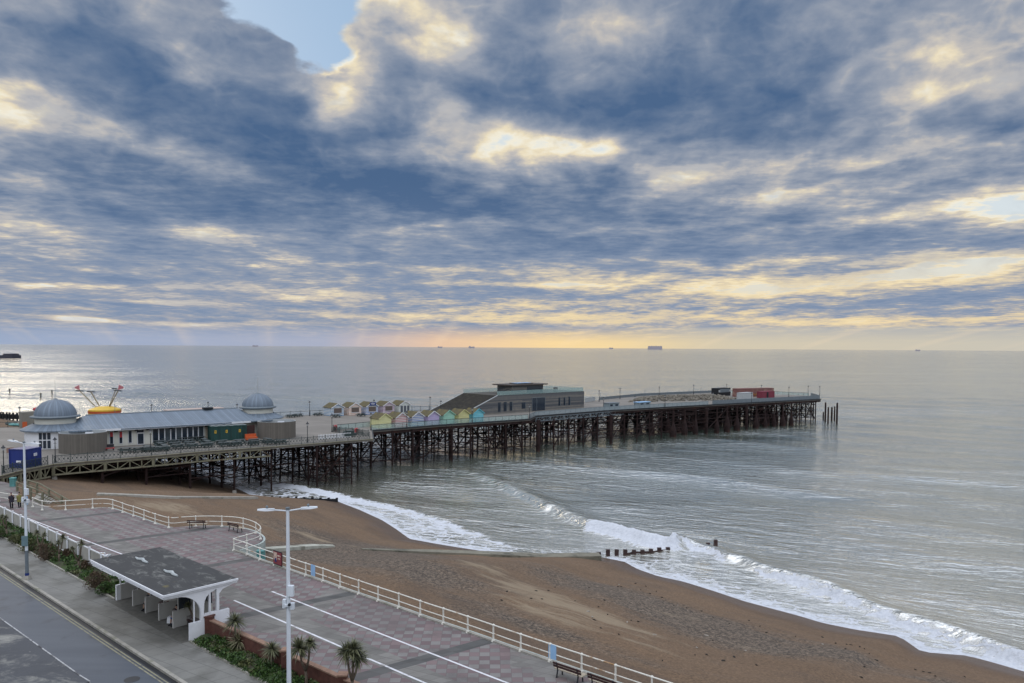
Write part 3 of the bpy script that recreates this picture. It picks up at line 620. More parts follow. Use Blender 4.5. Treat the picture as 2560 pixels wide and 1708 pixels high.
# ------------------------------------------------------------------ promenade, pavement, road
rail_px = [(-320, 1165), (-90, 1236), (8.5, 1255), (37, 1259), (82, 1267.7), (99, 1274), (115, 1277), (138, 1277), (203, 1273), (263, 1270), (291.5, 1276), (314.5, 1284.7), (338, 1292), (388, 1310), (425.5, 1320), (460, 1318), (500, 1316), (541, 1316), (592, 1319), (628, 1327.7), (648.5, 1340), (651, 1350), (640, 1358), (612, 1367), (584.7, 1376.6), (608, 1384), (645, 1399), (682.5, 1412), (723, 1426), (764.5, 1440.4), (809, 1455), (855, 1472), (905, 1489), (955, 1506.6), (1009, 1525), (1067, 1546), (1129, 1567), (1192, 1589), (1264, 1615), (1336, 1640), (1416, 1668), (1501, 1697), (1592, 1728), (1700, 1765), (1850, 1815)]
RAIL = [atz(x, y, ZP) for x, y in rail_px]
outer = [FR(-95, 14, ZP)] + [atz(x, y, ZP) for x, y in [(-60, 1196), (10, 1205), (38, 1212), (52, 1238), (100, 1260)]]
i138 = rail_px.index((138, 1277)); last = RAIL[-1]
seaside = outer + RAIL[i138:]
# promenade slab a little wider than the railing line
off_sea = []
for i, p in enumerate(seaside):
    a = seaside[max(i - 1, 0)]; b = seaside[min(i + 1, len(seaside) - 1)]; d = (b - a).normalized(); nrm = Vector((-d.y, d.x, 0)); off_sea.append(p + nrm * (.22 if i >= len(outer) else 0))
sl = toST(last)[0] + 3
landside = [FR(sl, 4.1), FR(11.4, 3.1), FR(11.4, 2.9), FR(-1.0, 2.9), FR(-1.0, 3.95), FR(-95, 3.95)]
poly = [Vector((p.x, p.y, 0)) for p in off_sea] + [Vector((last.x + E1.x * 4, last.y + E1.y * 4, 0))] + [Vector((p.x, p.y, 0)) for p in landside]
pm = MB(); pm.prism(poly, 5.0, ZP); pr = pm.build('promenade', M['paving']); fix_normals(pr); tag(pr, kind='structure'); pr['label'] = 'promenade paved in pink and grey chequered slabs'
def strip(name, s0, s1, t0, t1, z0, z1, mat, **kw):
    m = MB(); m.prism([FR(s0, t0), FR(s1, t0), FR(s1, t1), FR(s0, t1)], z0, z1); o = m.build(name, mat); fix_normals(o); tag(o, **kw); return o
strip('pavement', -130, 60, -1.14, 3.94, 6.0, ZV, M['pavement'], kind='structure')['label'] = 'grey concrete slab pavement beside the road'
strip('kerb', -130, 60, -1.36, -1.143, 6.0, ZV + .004, M['concrete'], kind='structure')['label'] = 'worn concrete kerb'
strip('road', -130, 60, -22, -1.363, 6.0, ZR, M['road'], kind='structure')['label'] = 'blue grey asphalt road'
strip('drain_channel', -130, 60, -1.60, -1.364, 6.0, ZR + .006, M['black'], kind='structure')['label'] = 'dark damp gutter along the kerb'
M['lineyel'] = pmat('worn_yellow_line', (.25, .235, .16), .8, var=.25, scale=4, alt=(.12, .12, .12), altamt=.4)
M['linewhite'] = pmat('worn_white_line', (.66, .66, .68), .7, var=.12, scale=3, alt=(.36, .34, .34), altamt=.25)
for t0 in (-1.80, -2.00): strip('road_marking', -130, 60, t0, t0 + .09, ZR - .05, ZR + .004, M['lineyel'], kind='structure')['label'] = 'thin yellow line along the road edge'
for (s0, t0, s1, t1) in [(-35.6, 4.9, -10.4, 6.15), (-10.4, 6.15, -4, 6.3), (7.8, 6.62, 34, 6.85), (8.0, 9.5, 36, 9.85)]:
    m = MB(); a = FR(s0, t0); b = FR(s1, t1); m.prism([a - E2 * .07, b - E2 * .07, b + E2 * .07, a + E2 * .07], ZP - .05, ZP + .004); o = m.build('painted_line', M['linewhite']); fix_normals(o); tag(o, kind='structure'); o['label'] = 'white painted cycle lane line on the promenade'
# inland ground far to the left and behind, under everything
g = MB(); g.prism([FR(-130, -200), FR(60, -200), FR(60, 3), FR(-130, 3)], 3.0, 5.9); go = g.build('ground', M['concrete']); fix_normals(go); tag(go, kind='structure')

# ------------------------------------------------------------------ the pier
PU = Vector((.742, .670, 0)).normalized(); PNn = Vector((-PU.y, PU.x, 0))     # along, and across (away from the viewer)
def dk(x, y): return atz(x, y, ZD)
near_px = [(-120, 1215), (6, 1188), (60, 1174), (133, 1160), (250, 1150.5), (400, 1138), (500, 1129), (700, 1115), (933, 1097)]
step_px = [(929, 1076), (1100, 1062.5), (1324, 1047.6), (1340, 1040), (1509, 1027), (1680, 1017), (1783, 1011.5), (2052, 997.7)]
far_px = [(2026, 990), (1938, 986), (1787, 981.5), (1600, 990), (1497, 1000), (1461, 1006), (1114, 1024), (808, 1037), (687, 1043), (400, 1052), (85, 1067), (-400, 1080)]
NEAR = [dk(*p) for p in near_px]; STEP = [dk(*p) for p in step_px]; FAR = [dk(*p) for p in far_px]
pier = empty('pier', (NEAR[3].x, NEAR[3].y, 0), label='long iron seaside pier on rusty piles running out into the sea', cat='pier')
def rel(o):            # parent to the pier keeping world place
    o.parent = pier; o.matrix_parent_inverse = Matrix.Translation(-pier.location); return o
dpoly = [Vector((p.x, p.y, 0)) for p in NEAR + STEP + FAR]
m = MB(); m.prism(dpoly, ZD - .45, ZD); deck = m.build('deck', M['deck']); fix_normals(deck); rel(deck)
def inpoly(x, y):
    c = False; n = len(dpoly); j = n - 1
    for i in range(n):
        a, b = dpoly[i], dpoly[j]
        if (a.y > y) != (b.y > y) and x < (b.x - a.x) * (y - a.y) / (b.y - a.y) + a.x: c = not c
        j = i
    return c
# edge beam along the near side
for seq, mt in ((NEAR, 'olive'), (NEAR[-1:] + STEP, 'darkiron')):
    m = MB()
    for a, b in zip(seq[:-1], seq[1:]):
        d = (b - a).normalized(); nn = Vector((d.y, -d.x, 0)); m.bar(a + nn * .1 + Vector((0, 0, -.05)), b + nn * .1 + Vector((0, 0, -.05)), .2, .13 if mt == 'olive' else .3)
    rel(m.build('edge_beam', M[mt]))
m = MB()
for a, b in zip(NEAR[8:] + STEP[:-1], STEP):
    d = (b - a).normalized(); nn = Vector((d.y, -d.x, 0)); m.bar(a - nn * .2 + Vector((0, 0, -.75)), b - nn * .2 + Vector((0, 0, -.75)), .3, .6)
for k in range(3):
    for a, b in zip(STEP[:-1], STEP[1:]): m.bar(a + PNn * (6 + 7 * k) - Vector((0, 0, .75)), b + PNn * (6 + 7 * k) - Vector((0, 0, .75)), .25, .5)
rel(m.build('main_beam', M['rust']))
# lattice truss under the shoreward part
def truss(path, depth, bay, w=.13, mb=None):
    mb = mb or MB(); pts = edge_pts(path, bay); dz = Vector((0, 0, -depth))
    for i, (a, b) in enumerate(zip(pts, pts[1:])):
        mb.bar(a, b, w * 1.5); mb.bar(a + dz, b + dz, w * 1.7); mb.bar(a, a + dz, w)
        (mb.bar(a, b + dz, w * .8) if i % 2 == 0 else mb.bar(a + dz, b, w * .8))
        if i % 4 == 0: mb.box(a + dz * .5, (.34, .34, depth + .2))
    return mb
tz = Vector((0, 0, -.45)); tr = truss([p + tz for p in NEAR[3:8]], 1.2, 1.75); truss([p + tz for p in NEAR[1:4]], 1.35, .95, .12, tr)
rel(tr.build('lattice_truss', M['olive']))
b1, b2 = STEP[3] + tz, dk(1565, 1023) + tz
rel(truss([b1, b2], .95, 1.3, .12).build('lattice_truss', M['greysteel']))
# piles on a grid
rng = random.Random(5); cols = []
O = NEAR[3] - PU * 7
for i in range(0, 40):
    for j in range(-1, 9):
        sp = 6.9
        p = O + PU * (i * sp + rng.uniform(-.5, .5)) + PNn * (j * 5.6 + .6 + rng.uniform(-.4, .4))
        if i >= 24: p = p + PU * rng.uniform(-.6, .6)
        if inpoly(p.x, p.y): cols.append((p.x, p.y, i, j))
for a, b in ((NEAR[3], NEAR[8]), (STEP[0], STEP[7])):
    for p in edge_pts([a + PNn * .35, b + PNn * .35], 7.0 if a is NEAR[3] else 5.2): cols.append((p.x, p.y, int((p - O).dot(PU) / 6.9), -1))
seen = []
for c in cols:
    if all((c[0] - q[0]) ** 2 + (c[1] - q[1]) ** 2 > 2.6 ** 2 for q in seen): seen.append(c)
cols = seen
def ground(x, y):
    z, d, s_ = beach_z(np.array([x]), np.array([y])); return float(z[0]), float(d[0])
def pile(mb, x, y, i, j, k, fancy):
    gz, d = ground(x, y); z0 = min(gz - .3, -.8) if d < 3 else gz - .3
    kind = rng.random(); r = rng.uniform(.16, .22)
    if i >= 24 and kind < .72 and x < 98: # bell footed piles at the head
        r = rng.uniform(.2, .3); zb = rng.uniform(3.2, 5.2)
        mb.lathe([(r * 3.2, -1.2), (r * 3.6, 0), (r * 3.6, zb * .35), (r * 2.5, zb * .7), (r * 1.2, zb), (r, zb + .4), (r, ZD - .4)], (x, y, 0), 8)
    elif kind > .88 and x > -32:
        r = rng.uniform(.42, .62); mb.tube((x, y, z0), (x, y, ZD - .4), r, r * .92, 8)
    else:
        lean = rng.uniform(-.35, .35) if rng.random() < .18 and d < 5 else 0
        mb.tube((x + lean, y + lean * .6, z0), (x, y, ZD - .4), r, r, 7)
        for zz in (() if lean else (max(z0 + .9, rng.uniform(3, 4.2)), ZD - 1.2)): mb.tube((x, y, zz), (x, y, zz + .22), r * 1.5, r * 1.5, 7)
    return gz if (d > 1 and fancy and rng.random() < .55) else None
cols.sort(key=lambda c: c[0] * PNn.x + c[1] * PNn.y)
first = cols[:100]; restc = cols[100:]
for k, c in enumerate(first):
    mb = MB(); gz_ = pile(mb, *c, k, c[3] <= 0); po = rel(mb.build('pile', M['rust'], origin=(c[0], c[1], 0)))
    if gz_ is not None: fb = MB(); fb.box((0, 0, gz_ + .15), (.55, .55, .8), taper=.85); fb.build('footing', M['concrete'], po)
mb = MB()
for c in restc: pile(mb, *c, 0, False)
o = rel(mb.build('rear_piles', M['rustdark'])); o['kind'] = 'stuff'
# bracing between neighbouring piles
mb = MB(); mb2 = MB()
pos = {}
for c in cols: pos.setdefault((c[2], c[3]), c)
def brace(mbx, a, b, hz):
    ga, da = ground(a[0], a[1]); lo = 1.0 if da < 2 else max(1.0, ga + 1.0); top = ZD - .9
    A_ = lambda c, z: Vector((c[0], c[1], z))
    if lo > top - 1.5: mbx.bar(A_(a, top), A_(b, top), .14); return
    mid = (lo + top) / 2 + rng.uniform(-.5, .5); levels = [top, mid, lo + rng.uniform(0, 1)]
    if hz: levels += [top - 1.1, mid - 1.0]
    for z in levels:
        if rng.random() < .86: mbx.bar(A_(a, z), A_(b, z), rng.uniform(.10, .17))
    r = rng.uniform(.028, .05)
    for (u, v) in ((top, mid), (mid, lo)):
        if rng.random() < .85: mbx.tube(A_(a, u), A_(b, v), r, n=4, caps=False)
        if rng.random() < .85: mbx.tube(A_(b, u), A_(a, v), r, n=4, caps=False)
    if rng.random() < .22: mbx.bar(A_(a, lo), A_(b, top), .2)
    if rng.random() < .12: mbx.bar(A_(b, lo), A_(a, top), .2)
    if rng.random() < .35:       # hanging bent rods
        c = A_(a, mid).lerp(A_(b, mid), rng.random()); pts = [c + Vector((math.sin(t * 1.3) * .5, math.cos(t) * .3, -t * .45)) for t in range(5)]; mbx.path(pts, .03, 4)
for (i, j), c in pos.items():
    for di, dj in ((1, 0), (0, 1)):
        q = pos.get((i + di, j + dj))
        if q and math.hypot(q[0] - c[0], q[1] - c[1]) < 10.5: brace(mb if j <= 0 else mb2, c, q, i > 14)
edge = sorted([c for c in cols if (c[0] - STEP[0].x) * PNn.x + (c[1] - STEP[0].y) * PNn.y < 6 or c[3] <= 0], key=lambda c: c[0] * PU.x + c[1] * PU.y)
for a, b in zip(edge, edge[1:]):
    if math.hypot(a[0] - b[0], a[1] - b[1]) < 8.5: brace(mb, a, b, True)
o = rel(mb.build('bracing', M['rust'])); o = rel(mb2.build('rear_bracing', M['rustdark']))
# bare broken piles beyond the seaward end: each a thing
for (x, y0, y1, r) in [(2051, 1056, 1018, .34), (2059, 1055, 1018, .3), (2079, 1054, 1018, .32), (2086, 1052, 1016, .26), (2063, 1055, 1006, .3), (2070, 1058, 1018, .28), (2092, 1059, 1007, .32), (2058, 1050, 1030, .25)][2:]:
    D = atz(x, y0, 0).y; b = atz(x, y0, 0); t = xz(x, y1, D); mm = MB(); mm.lathe([(r, -1.5), (r * 1.05, t.z * .5), (r * .95, t.z - .3), (r * .6, t.z)], (0, 0, 0), 7)
    o = mm.build('broken_pile', M['rust']); o.location = (b.x, b.y, 0); tag(o, label='bare rusty pile standing in the sea off the pier end', cat='pile', group='bare broken piles beyond the seaward end of the pier')

# ---------------- railings and parapets (each run a thing)
def iron_rail(name, path, label, step=2.3, h=1.15, mat=M['darkgreen'], infill=True):
    pts = edge_pts(path, step); e = empty(name, pts[0], label=label, cat='railing')
    up = Vector((0, 0, 1)); par = lambda o: (setattr(o, 'parent', e), setattr(o, 'matrix_parent_inverse', Matrix.Translation(-e.location)))
    r = MB(); r.path([p + up * h for p in pts], .045, 5); r.path([p + up * .12 for p in pts], .035, 4); par(r.build('rail', mat))
    for p in pts[:100]:
        q = MB(); q.tube(p, p + up * (h + .12), .06, .05, 6); q.ico(p + up * (h + .16), .08); par(q.build('post', mat, origin=p))
    if infill:
        f = MB()
        for a, b in zip(pts, pts[1:]):
            for k in range(1, 12):
                c = a.lerp(b, k / 12); f.bar(c + up * .12, c + up * h, .028)
            for k in range(0, 4):
                c0 = a.lerp(b, k / 4); c1 = a.lerp(b, (k + 1) / 4); f.bar(c0 + up * .2, c1 + up * (h - .1), .025); f.bar(c1 + up * .2, c0 + up * (h - .1), .025)
                f.box(c0.lerp(c1, .5) + up * .62, (.13, .13, .16))
        par(f.build('infill', mat))
    return e
inset = lambda pts, d=.25: [p + PNn * d for p in pts]
iron_rail('iron_railing', inset(NEAR[1:4]), 'dark green ornate railing on the curved pier entrance beside the blue container')
iron_rail('iron_railing', inset(NEAR[3:9]), 'dark green ornate railing along the deck in front of the picnic tables')
iron_rail('iron_railing', [p - PNn * .3 for p in FAR[-1:5:-1]], 'dark railing on the far side of the deck behind the pavilion', step=2.6, infill=False)
def panel_rail(name, path, label, mat, h=1.1, step=2.0, postmat=M['greysteel'], cap=True):
    pts = edge_pts(path, step); e = empty(name, pts[0], label=label, cat='railing'); up = Vector((0, 0, 1))
    par = lambda o: (setattr(o, 'parent', e), setattr(o, 'matrix_parent_inverse', Matrix.Translation(-e.location)))
    if cap: r = MB(); r.path([p + up * h for p in pts], .05, 5); par(r.build('rail', postmat))
    f = MB()
    for a, b in zip(pts, pts[1:]):
        d = (b - a) * .03; f.bar(a + d + up * (h * .5), b - d + up * (h * .5), .025, h * .92)
    par(f.build('panel', mat))
    q = MB()
    for p in pts: q.bar(p, p + up * h, .06)
    par(q.build('posts', postmat)); return e
panel_rail('glass_balustrade', inset(STEP[0:3]), 'glass balustrade with a dark top rail in front of the pastel huts', M['glass'], postmat=M['darkiron'])
panel_rail('steel_balustrade', inset(STEP[2:7]), 'pale grey mesh balustrade in front of the timber visitor building', M['greyglass'])
panel_rail('steel_parapet', inset(STEP[6:8], .3) + [FAR[0] - PU * .3], 'solid grey parapet along the seaward end of the pier', M['greysteel'], 1.25)
panel_rail('steel_balustrade', [p - PNn * .3 for p in (FAR[4], FAR[3], FAR[2])], 'grey balustrade on the far side of the pier head behind the rubble', M['greysteel'], .9)
panel_rail('wire_balustrade', [p - PNn * .3 for p in (FAR[2], FAR[1], FAR[0])], 'thin wire balustrade on the far side by the red container', M['glass'], 1.1, postmat=M['darkiron'])
panel_rail('white_barrier', [dk(1462, 1007), dk(1490, 1002)], 'white panelled barrier just beyond the visitor building', M['palegrey'], 1.3)
# ramped side of the steel balustrade kink
# inner railing between the deck levels by the red lifebuoy
r0 = dk(833, 1080); r1 = dk(928, 1076)
e = iron_rail('iron_railing', [r0, dk(845, 1083), dk(880, 1085), dk(905, 1090), dk(931, 1092)], 'short dark railing with barred panels at the step in the deck', step=1.5)
panel_rail('wire_balustrade', [dk(833, 1076), dk(926, 1067)], 'low wire balustrade running from the lamp to the yellow hut', M['glass'], 1.1, postmat=M['darkiron'])

# ---------------- pier lamps
def make_lamp():
    e = empty('pier_lamp', cat='lamp', group='lanterns along the pier')
    p = MB(); p.lathe([(.17, 0), (.17, .15), (.11, .3), (.10, .85), (.13, .9), (.065, 1.0), (.055, 3.0), (.09, 3.05), (.05, 3.1)], n=8); p.bar((-.22, 0, 2.85), (.22, 0, 2.85), .04); p.build('post', M['darkiron'], e)
    l = MB(); l.lathe([(.10, 3.1), (.19, 3.42)], n=6); ln = l.build('lantern', M['lampglass'], e)
    c = MB(); c.lathe([(.31, 3.42), (.27, 3.50), (.08, 3.68), (.03, 3.85), (.0, 3.87)], n=8); c.lathe([(.31, 3.42), (0, 3.41)], n=8); c.build('lamp_cap', M['darkiron'], e)
    return e
lamp0 = make_lamp(); used = [False]
# (x, y base, label); base None: from the top
LAMPS = [(9.5, 1182, None, 'lantern at the pier entrance left of the blue container'), (138.5, 1156, None, 'lantern beside the railing between blue container and wooden drum'), (50, 1059, None, 'lantern by the far railing near the teal boats'),
 (376.6, 1129, None, 'lantern in front of the white pavilion wall among picnic tables'), (378.7, None, 1010, 'lantern showing over the pavilion roof beside the fairground ride'), (520, None, 1004, 'lantern showing over the middle of the pavilion roof ridge'), (592.5, None, 1009, 'lantern showing just left of the seaward dome'),
 (768.7, 1106, None, 'lantern on the near railing right of the wooden drum'), (774, 1040, None, 'lantern by the far rail left of the picnic tables and huts'), (935, None, 998.5, 'lantern rising behind the blue striped hut with the sign'), (1075, 1025, None, 'lantern by the far rail right of the white hut'), (1102, None, 1000.6, 'lantern beside the stepped end of the timber building'),
 (830, 1080, None, 'lantern on the open deck by the red lifebuoy'), (927.5, 1076, None, 'lantern at the corner before the pale yellow hut'), (1017, None, 1027, 'lantern between the pink and the blue striped front huts'), (1180.6, None, 1018.7, 'lantern in front of the yellow and turquoise huts'), (1324, None, 1011, 'lantern in front of the big doorway of the timber building'),
 (1497.7, 1004, None, 'lantern by the white barrier beyond the timber building'), (1550, 997.7, None, 'lantern on the far edge before the rubble heap'), (1508.7, 1026, None, 'lantern on the near edge right of the timber building'), (1587, 1021, None, 'lantern on the near edge between the two grey kiosks'), (1648, 992, None, 'lantern behind the left half of the rubble heap'),
 (1662.5, 1018, None, 'lantern on the near edge in front of the rubble heap'), (1734, 986, None, 'lantern behind the right half of the rubble heap'), (1817, None, 960, 'lantern rising behind the dark stage box'), (1904, None, 962, 'lantern rising behind the red container'), (1782, 1011, None, 'lantern on the near edge where the solid grey parapet starts'),
 (1879, None, 981, 'lantern between the pale box and the red container'), (1972, 992, None, 'lantern on the deck right of the red container'), (2020, 989, None, 'lantern near the seaward end of the deck'), (2049, 990, None, 'lantern at the very seaward tip of the pier')]
for (x, yb, yt, lab) in LAMPS:
    if yb: p = dk(x, yb)
    else: p = atz(x, yt, ZD + 3.8); p.z = ZD
    o = lamp0 if not used[0] else copy_tree(lamp0); used[0] = True; o.location = p; o['label'] = lab[:1].upper() + lab[1:] if False else lab
# thin floodlight poles at the far edge
for (x, yb, yt, lab) in [(1501, 1001, 983, 'thin grey pole with small lamp just beyond the white barrier'), (1612, 990, 975, 'thin grey pole behind the left end of the rubble heap'), (1752, 985, 969, 'thin grey pole left of the dark stage box'), (200, None, 1007, 'thin pole behind the pavilion left of the ride'), (288, None, 1005, 'thin pole behind the pavilion right of the ride')]:
    p = dk(x, yb or 1060); h = xz(x, yt, p.y).z - ZD; mm = MB(); mm.tube((0, 0, 0), (0, 0, h), .05, .04, 6); mm.bar((0, 0, h), (.5, 0, h + .02), .12, .06)
    o = mm.build('light_pole', M['greysteel']); o.location = p; tag(o, label=lab, cat='lamp', group='thin light poles on the pier')

# ---------------- entrance pavilion with two domes
axL = Vector((-79.5, 134, ZD)); axR = Vector((-52, 157, ZD)); du = (axR - axL).normalized(); LEN = (axR - axL).length
pav = empty('pavilion', axL, math.atan2(du.y, du.x), label='long cream pavilion with curved blue grey zinc roof and a dome at each end', cat='building')
# local frame: x along, y away from viewer
HW, EH, RH = 6.4, 3.05, 5.1
def uvx(o, fn):
    uv = o.data.uv_layers.new(name='uv')
    for l in o.data.loops: uv.data[l.index].uv = fn(o.data.vertices[l.vertex_index].co)
zr = MB(); n = 40; prof = [(-HW - 1.2, EH - .12), (-HW - 1.2, EH + .12), (-4.6, EH + .75), (-2.2, EH + 1.45), (0, RH), (2.2, EH + 1.45), (4.6, EH + .75), (HW + 1.2, EH + .12), (HW + 1.2, EH - .12)]
vs = []
def bow(u): return 1 + .10 * math.sin(math.pi * u)
for i in range(n + 1):
    u = i / n; x = u * LEN; hip = min(1, (x + .3) / 4.5, (LEN + .3 - x) / 4.5)
    for (y, z) in prof: vs.append((x, y * bow(u), EH - .12 + (z - EH + .12) * (hip if z > EH + .2 else 1) + 0))
k = len(prof); fs = [(i * k + j, i * k + j + 1, (i + 1) * k + j + 1, (i + 1) * k + j) for i in range(n) for j in range(k - 1)]
fs += [tuple(range(k)), tuple(range(n * k, n * k + k))[::-1]]
zr.add(vs, fs); roof = zr.build('roof', M['zinc'], pav); fix_normals(roof); uvx(roof, lambda c: (c.x, 0))
# body
bd = MB(); pts = [(x, -HW * bow(x / LEN) + .1) for x in np.linspace(0, LEN, 14)] + [(x, HW * bow(x / LEN) - .1) for x in np.linspace(LEN, 0, 14)]
bd.prism(pts, 0, EH - .1); body = bd.build('wall', M['bodywall'], pav); fix_normals(body)
fa = MB(); pts2 = [(x, -HW * bow(x / LEN) - 1.24) for x in np.linspace(4.2, LEN - 4.5, 20)]
for a, b in zip(pts2, pts2[1:]): fa.bar((a[0], a[1], EH - .02), (b[0], b[1], EH - .02), .08, .34)
fa.build('fascia', M['white'], pav)
rg = MB(); rg.path([(4.5, 0, RH + .02), (LEN * .5, 0, RH + .04), (LEN - 4.5, 0, RH + .02)], .12, 6); rg.build('ridge_cap', M['greysteel'], pav)
def facade_x(px):     # local x where the column px meets the front wall
    d = ray(px, 1100); best = None
    for i in range(2000):
        x = LEN * i / 2000; wpt = pav.matrix_world @ Vector((x, -HW * bow(x / LEN), 0))
        e_ = abs(wpt.x * d.y - wpt.y * d.x)
        if best is None or e_ < best[0]: best = (e_, x)
    return best[1]
bpy.context.view_layer.update()
def wall_piece(px0, px1, z0, z1, mat, name='window', proud=.03, frame=True, th=.05, lab=None):
    x0, x1 = facade_x(px0), facade_x(px1); xm = (x0 + x1) / 2; ym = -HW * bow(xm / LEN) + .1 - proud - th / 2
    sl_ = (-HW * bow(x1 / LEN) + HW * bow(x0 / LEN)) / max(.01, x1 - x0); mm = MB(); mtx = Matrix.Translation((xm, ym, 0)) @ Matrix.Rotation(math.atan(sl_), 4, 'Z')
    wd = (x1 - x0); mm.box((0, 0, (z0 + z1) / 2), (wd, th, z1 - z0), mtx); o = mm.build(name, mat, pav)
    if frame:
        f = MB()
        for sx in (-1, 1): f.box((sx * (wd / 2 + .04), -.03, (z0 + z1) / 2), (.08, th + .06, z1 - z0 + .1), mtx)
        for zz in (z0 - .04, z1 + .04): f.box((0, -.03, zz), (wd + .16, th + .06, .08), mtx)
        f.build('frame', M['white'], o)
    if lab: o['label'] = lab
    return o
for a, b in [(275, 283), (298.5, 306), (321.5, 329.5)]: wall_piece(a, b, .45, 2.55, M['glassdark'])
wall_piece(275.5, 282.5, 1.7, 2.5, M['red'], 'poster', .10, False); wall_piece(299, 305.6, 1.5, 2.5, M['red'], 'poster', .10, False)
dr = wall_piece(344.5, 359, .1, 1.95, M['glassdark'], 'door'); wall_piece(342, 360, 2.15, 2.6, M['glassdark'])
xs = [381, 397, 412, 427, 440, 455, 469, 483, 496, 510]
for a, b in zip(xs, xs[1:]): wall_piece(a + 1.2, b - 1.2, .25, 2.62, M['glassdark'] if (a % 2) else pmat('dim_glass', (.06, .075, .085), .15, spec=.6, var=.5, scale=1))
wall_piece(514, 519, .0, 2.7, M['benchtan'], 'timber_panel', .05, False)
for x in (290, 341, 370, 428, 470, 516):
    mm = MB(); X0 = facade_x(x); mm.box((X0, -HW * bow(X0 / LEN) - .08, EH - .42), (.5, .3, .28)); mm.build('floodlight', M['black'], pav)
def dome(cx_, cy_, r, scale, zoff=0):
    # ring roof skirt, drum, dome, spire at the end of the building (local)
    sk = MB(); sk.lathe([(r * 1.58, EH - .15), (r * 1.58, EH + .05), (r * 1.0, EH + 1.0)], (cx_, cy_, 0), 40); o = sk.build('skirt_roof', M['zinc'], pav, smooth=False); uvx(o, lambda c: (math.atan2(c.y - cy_, c.x - cx_) * 3.4, 0))
    w_ = MB(); w_.lathe([(r * 1.38, 0), (r * 1.38, EH - .1)], (cx_, cy_, 0), 40); w_.build('round_wall', M['white'], pav, smooth=True)
    dm = MB(); dm.lathe([(r * .93, EH + .6), (r * .93, EH + 2.05)], (cx_, cy_, 0), 40); dm.build('drum', M['bodywall'], pav, smooth=True)
    rm = MB(); rm.lathe([(r * .93, EH + 1.85), (r * 1.13, EH + 2.0), (r * 1.15, EH + 2.22), (r * .95, EH + 2.36)], (cx_, cy_, 0), 40); rm.build('dome_rim', M['greysteel'], pav, smooth=True)
    d_ = MB(); d_.lathe([(r * .97 * math.cos(a), EH + 2.32 + r * .82 * math.sin(a)) for a in np.linspace(0, math.pi / 2 * .93, 12)], (cx_, cy_, 0), 44)
    do = d_.build('dome', M['zinc'], pav, smooth=True); uvx(do, lambda c: (math.atan2(c.y - cy_, c.x - cx_) * 3.4, 0))
    cp = MB(); top = EH + 2.32 + r * .82; cp.lathe([(.55, top - .22), (.55, top - .02), (.2, top + .1), (0, top + .15)], (cx_, cy_, 0), 16); cp.build('cap', M['greysteel'], pav)
    s_ = MB(); s_.tube((cx_, cy_, top), (cx_, cy_, top + 3.3), .07, .03, 6); s_.build('flagpole', M['palegrey'], pav)
dome(-.2, 0, 3.4, 1); dome(LEN, 0, 3.2, 1)
# entrance windows in the round landward end
for a in (232, 240, 248):
    for z0, z1 in ((.15, 1.45), (1.65, 2.75)):
        th = R(a); r = 3.4 * 1.38 + .03; mm = MB(); mtx = Matrix.Translation((-.2, 0, 0)) @ Matrix.Rotation(th, 4, 'Z')
        mm.box((r, 0, (z0 + z1) / 2), (.06, .48, z1 - z0), mtx); o = mm.build('window', M['glassdark'], pav)
fl = MB(); fl.box((LEN * .72, 0, RH + .3), (1.8, 1.2, .3)); fl.build('roof_vent', M['black'], pav)

# ---------------- wooden drums, containers, canopy
def plank_drum(px, py, r, h, label):
    f = dk(px, py); v = Vector((f.x, f.y, 0)).normalized(); c = f + v * r
    e = empty('timber_drum', c, label=label, cat='enclosure', group='round timber enclosures beside the pavilion')
    mm = MB(); mm.lathe([(r, 0), (r, h)], n=56); o = mm.build('plank_wall', M['cylinder'], e, smooth=True); uvx(o, lambda c_: ((math.atan2(c_.y, c_.x) % (2 * math.pi)) * r, 0))
    i_ = MB(); i_.lathe([(r, h), (r - .14, h), (r - .14, .1)], n=56); i_.build('rim', M['palegrey'], e)
    fl_ = MB(); fl_.lathe([(r - .15, h - 1.1), (0, h - 1.1)], n=32); fl_.build('cover', M['greysteel'], e)
    b_ = MB(); b_.box((0.6, .8, h - .6), (1.2, .3, .9)); b_.build('vent_box', M['white'], e)
plank_drum(208.5, 1135, 3.55, 3.25, 'round grey timber enclosure in front of the landward dome'); plank_drum(692, 1098.5, 3.55, 3.2, 'round grey timber enclosure in front of the seaward dome')
M['corr_navy'] = ribbed('corrugated_navy', (.012, .028, .17), .28, .45, .8, 'x', dark=.4); M['corr_green'] = ribbed('corrugated_green', (.012, .055, .048), .28, .45, .8, 'x', dark=.4)
M['corr_red'] = ribbed('corrugated_red', (.20, .085, .075), .3, .6, .8, 'x', dark=.4, alt=(.30, .18, .14))
M['signtext'] = pmat('sign_lettering', (.05, .08, .3), .5)
def container(name, a, b, depth, h, mat, label, roofmat=None):
    """a, b: ground corners of the face seen (left, right)"""
    d = (b - a); L = d.length; e = empty(name, a, math.atan2(d.y, d.x), label=label, cat='container')
    mm = MB(); mm.box((L / 2, depth / 2, h / 2 + .06), (L - .1, depth - .1, h - .12)); mm.build('box_body', mat, e)
    fr = MB()
    for x in (0.05, L - .05):
        for y in (.05, depth - .05): fr.box((x, y, h / 2), (.14, .14, h))
    for z in (.08, h - .08):
        for y in (.05, depth - .05): fr.box((L / 2, y, z), (L - .16, .12, .15))
        for x in (.05, L - .05): fr.box((x, depth / 2, z), (.12, depth - .16, .15))
    fr.build('frame', mat, e); return e, L
e, L = container('blue_container', dk(63, 1171), dk(104, 1163), 2.6, 2.7, M['corr_navy'], 'dark blue metal container with white notices by the pier entrance')
